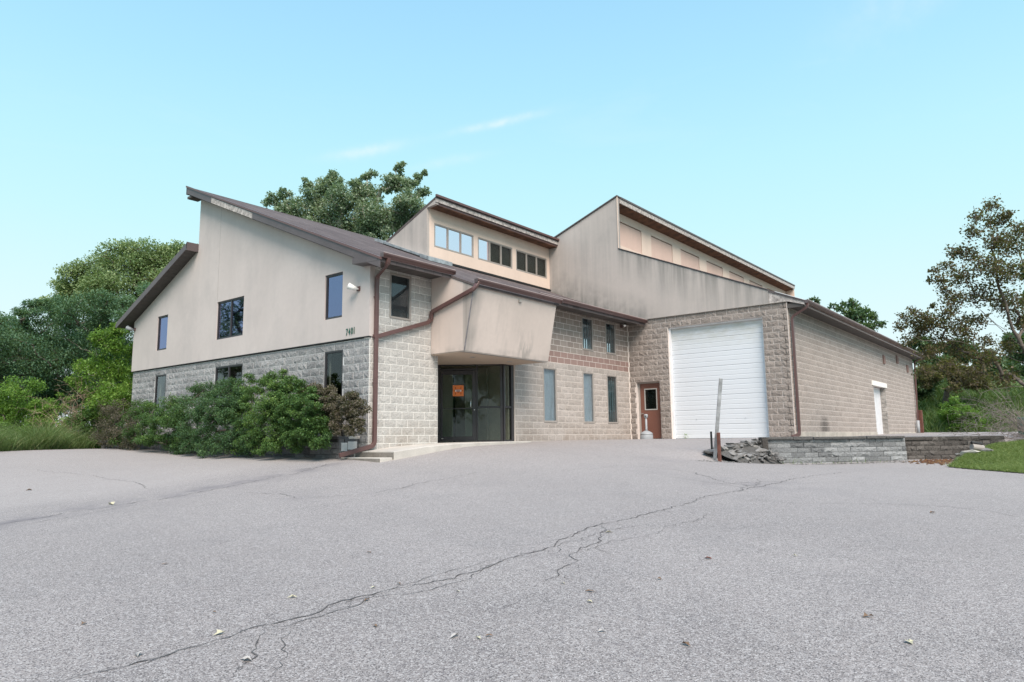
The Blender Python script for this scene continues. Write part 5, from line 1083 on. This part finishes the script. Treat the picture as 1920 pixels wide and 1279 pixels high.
# the thin maple reaching in from the right
DM = 21.
A_ = lambda x_, y_, d=0: at(x_, y_, DM + d)
mbase = A_(2010, 830); mtop = A_(1945, 690)
limbs = [[mtop, A_(1915, 650), A_(1893, 600), A_(1880, 555), A_(1866, 500), A_(1858, 450), A_(1862, 385)], [A_(1915, 650), A_(1870, 610, -.4), A_(1825, 570, -.8), A_(1805, 500, -1), A_(1830, 430, -1), A_(1825, 385, -1)], [A_(1905, 640), A_(1850, 595, .5), A_(1800, 545, .8), A_(1765, 495, 1)],
         [mtop, A_(1880, 665, -1), A_(1800, 640, -1.5), A_(1740, 640, -1.5), A_(1700, 625, -1.5)], [mtop, A_(1960, 600, .5), A_(1920, 500, 1), A_(1895, 430, 1)], [A_(1980, 750), A_(1880, 690, 1), A_(1800, 700, 1.4), A_(1720, 690, 1.5)], [A_(1970, 730), A_(1900, 725, -1), A_(1840, 735, -1.5)]]
tree('maple_tree', 'sparse reddish brown leaved maple reaching in from the right edge', 'tree', mbase, clumps_px([(1752, 508, 9), (1745, 528, 8), (1780, 585, 16), (1748, 575, 8), (1715, 585, 12), (1690, 610, 12), (1735, 610, 18), (1810, 630, 18), (1862, 385, 15), (1868, 415, 20), (1885, 405, 14), (1830, 405, 14), (1825, 435, 16), (1870, 450, 24), (1895, 460, 26), (1915, 430, 18), (1790, 470, 14), (1815, 480, 20), (1850, 500, 26), (1890, 510, 30), (1775, 500, 14), (1800, 520, 22), (1765, 525, 14), (1840, 550, 26), (1790, 560, 20), (1890, 565, 28), (1915, 600, 24), (1770, 545, 12), (1735, 595, 14), (1710, 600, 14), (1690, 595, 9), (1720, 625, 18), (1760, 605, 20), (1795, 610, 20), (1830, 600, 18), (1760, 640, 20), (1700, 640, 12), (1800, 655, 22), (1740, 665, 18), (1850, 670, 22), (1890, 650, 16), (1780, 690, 20), (1830, 700, 22), (1730, 695, 16), (1880, 710, 20), (1790, 725, 14), (1850, 640, 14)], DM, 51, 1.4),
     'leaf_maple', .080, 16500, .09, 'bark', seed=51, tw=46, twr=.8, limbs=limbs, top=mtop, tone=.42, aspect=.7, shell=.1, minr=.006, power=.62)
spray('bare_bush', 'grey leafless brushy bush at the right edge above the lawn', tuple(at(1942, 822, 22.6)), 2.2, 46, 'twig_grey', 52, .014, 1.0, tuple(np.array([-.25, .35, 0]) * .8))
ug = at(1925, 796, 25.0); MB().box(-.3, .3, -.25, .25, -.45, .25).obj('utility_box', 'utility_green', None, bevel=.02, label='dark green utility cabinet at the right edge behind the bare bush', category='cabinet').location = tuple(ug)

def blades(P, hgt, wid, mat, name, seed, lean=.35, tuft=0., **kw):
    r_ = np.random.default_rng(seed); n = len(P); a_ = r_.uniform(0, 6.283, n); s_ = np.stack([np.cos(a_), np.sin(a_), 0 * a_], 1); H = hgt * r_.uniform(.45, 1.2, n)[:, None] * (1 + tuft * (np.sin(P[:, 0] * 2.3 + P[:, 1] * 1.1) * np.sin(P[:, 1] * 1.9 - P[:, 0] * .7) + .5 * np.sin(P[:, 0] * 5.3) * np.sin(P[:, 1] * 4.7)))[:, None]
    l = np.stack([r_.normal(0, lean, n), r_.normal(0, lean, n), np.ones(n)], 1); w2 = wid * r_.uniform(.6, 1.3, n)[:, None]
    v = np.stack([P - s_ * w2 / 2, P + s_ * w2 / 2, P + l * H * .55 + s_ * w2 * .35, P + l * np.array([1.7, 1.7, 1]) * H - s_ * 0, P + l * H * .55 - s_ * w2 * .35], 1).reshape(-1, 3); b = np.arange(n)[:, None] * 5
    f = np.concatenate([b + np.array([[0, 1, 2, 4]])], 0); f2 = b + np.array([[4, 2, 3, 3]])
    me = bpy.data.meshes.new(name); nv = len(v); me.vertices.add(nv); me.vertices.foreach_set('co', v.astype(np.float32).ravel())
    tri = b + np.array([[4, 2, 3]]); loops = np.concatenate([f.ravel(), tri.ravel()]).astype(np.int32); me.loops.add(len(loops)); me.loops.foreach_set('vertex_index', loops)
    me.polygons.add(2 * n); me.polygons.foreach_set('loop_start', np.concatenate([np.arange(n) * 4, 4 * n + np.arange(n) * 3]).astype(np.int32)); me.polygons.foreach_set('loop_total', np.concatenate([np.full(n, 4), np.full(n, 3)]).astype(np.int32)); me.update(calc_edges=True)
    q = np.clip(r_.beta(2, 2.4, n), 0, 1).astype(np.float32); at_ = me.attributes.new('rnd', 'FLOAT', 'FACE'); at_.data.foreach_set('value', np.concatenate([q, q])); me.materials.append(MAT[mat])
    return obj(name, me, kind='stuff', **kw)
def scatter(poly, n, seed):
    r_ = np.random.default_rng(seed); poly = np.array(poly); lo, hi_ = poly.min(0), poly.max(0); out = []
    while len(out) < n:
        p = r_.uniform(lo, hi_, (n * 2, 2)); ins = np.zeros(len(p), bool); j = len(poly) - 1
        for i in range(len(poly)):
            c_ = ((poly[i, 1] > p[:, 1]) != (poly[j, 1] > p[:, 1])) & (p[:, 0] < (poly[j, 0] - poly[i, 0]) * (p[:, 1] - poly[i, 1]) / (poly[j, 1] - poly[i, 1] + 1e-12) + poly[i, 0]); ins ^= c_; j = i
        out += list(p[ins])
    return np.array(out[:n])
# tall verge grass on the left
vp = scatter([(-8.5, 8.4), (-4.6, 11.4), (-.75, 14.45), (-1.2, 16.4), (-5.2, 13.6), (-9, 11)], 26000, 61); P = np.c_[vp, hz(vp[:, 0], vp[:, 1])]; blades(P, .62, .018, 'grass_tall', 'tall_grass', 61, .42, .45, label='tall ragged grass along the left edge of the asphalt', category='grass')
vp = scatter([(-9, 11), (-5, 13.2), (0, 15.5), (3, 22), (-12, 30), (-16, 12)], 16000, 62); P = np.c_[vp, hz(vp[:, 0], vp[:, 1])]; blades(P, .8, .04, 'weed', 'undergrowth', 62, .4, .4, label='weedy undergrowth beneath the left trees', category='weeds')
# lawn mound on the right
tipx = np.array([(10.15, -11.05), (9.6, -11.6), (8.9, -12.25), (8.1, -12.95), (6.8, -14.2), (5, -16.5), (5, -22), (16, -26), (30, -22), (17, -13.6), (15.1, -12.3), (14.2, -11.75), (13.2, -11.5), (12.2, -11.25), (11.2, -11.0)])
def edge_d(x, y, P, i0, i1):
    best = np.full(np.shape(x), 1e9)
    for i in range(i0, i1):
        a_, b_ = P[i], P[i + 1]; ab = b_ - a_; t = np.clip(((x - a_[0]) * ab[0] + (y - a_[1]) * ab[1]) / (ab @ ab), 0, 1); best = np.minimum(best, np.hypot(x - a_[0] - t * ab[0], y - a_[1] - t * ab[1]))
    return best
def lawn(x, y):
    d = edge_d(x, y, tipx, 0, 5); k = np.clip(d / 5.5, 0, 1); k = k * k * (3 - 2 * k) * .35 + k * .65; L = Lf(x, y); return L + .012 + (-.14 - L) * k * .98 + .10 * np.clip((y + 12) / 1.5, 0, 1) * k + .02 * np.sin(x * 2.1) * np.sin(y * 1.7) * k
def inpoly(x, y, P):
    ins = np.zeros(np.shape(x), bool); j = len(P) - 1
    for i in range(len(P)): ins ^= ((P[i, 1] > y) != (P[j, 1] > y)) & (x < (P[j, 0] - P[i, 0]) * (y - P[i, 1]) / (P[j, 1] - P[i, 1] + 1e-12) + P[i, 0]); j = i
    return ins
obj('lawn', grid(np.arange(4.5, 24, .16), np.arange(-24, -10.8, .16), lawn, 'lawn', 'ground_green', lambda x, y: inpoly(x, y, tipx)), kind='structure')
near_poly = np.array([(10.2, -11.0), (9.6, -11.6), (8.9, -12.25), (8.1, -13.0), (7.2, -13.9), (9, -16), (15, -16.5), (17, -13.7), (15.1, -12.3), (14.2, -11.75), (12.2, -11.25)])
vp = scatter(near_poly, 90000, 63); P = np.c_[vp, lawn(vp[:, 0], vp[:, 1])]; blades(P, .07, .011, 'grass', 'lawn_grass', 63, .6, .3, label='short green lawn grass on the mound at the right', category='grass')
# weeds over the rise
vp = scatter([(43.8, -30), (43.8, 2), (66, 6), (66, -40)], 60000, 64); P = np.c_[vp, hill(vp[:, 0], vp[:, 1])]; blades(P, .75, .07, 'weed', 'slope_weeds', 64, .4, .4, label='rough weeds and grass covering the slope behind the drive', category='weeds')
# off to the sides: trees that the windows mirror
tree('broadleaf_tree', 'leafy tree beyond the left side of the lot, mirrored in the gable windows', 'tree', (-15, 33, -.3), [((-15 + dx, 33 + dy, 5 + dz), rr) for dx, dy, dz, rr in ((0, 0, 1, 2), (1.8, -1, 2.5, 1.6), (-2, 1, 2, 1.7), (.5, 1, 4.2, 1.6), (-1, -1, 5.4, 1.3), (2.2, 1, 4.6, 1.1), (-2.4, 0, 4.0, 1.2))], 'leaf_tree', .24, 7000, .3, seed=71, twr=.5)
tree('broadleaf_tree', 'tree on the street side behind the viewpoint, mirrored in the entrance glass', 'tree', (-30, -30, -2), [((-30 + dx, -30 + dy, 5 + dz), rr) for dx, dy, dz, rr in ((0, 0, 0, 3), (3, -3, 1, 2.6), (-3, 3, 1, 2.8), (1, 0, 3.5, 2.4), (-4, 5, -1, 2.6), (5, -5, -1, 2.6))], 'leaf_far', .4, 7000, .4, seed=72, twr=.5)

wd = obj('weed', leaves_mesh(ball((13.26, -2.25, .10), .09, 34, np.random.default_rng(81), .1, .9), .045, 'leaf_lime', .3, 81), None, label='tiny pale weed growing at the foot of the big white door, near its left side', category='weed')
vp = scatter([(8.4, -7.15), (11.5, -10.15), (11.6, -10.25), (8.5, -7.3)], 70, 82); P = np.c_[vp, hz(vp[:, 0], vp[:, 1])]; blades(P, .10, .014, 'grass_tall', 'grass_tufts', 82, .6, .9, label='sparse tufts along the foot of the low retaining wall', category='grass')
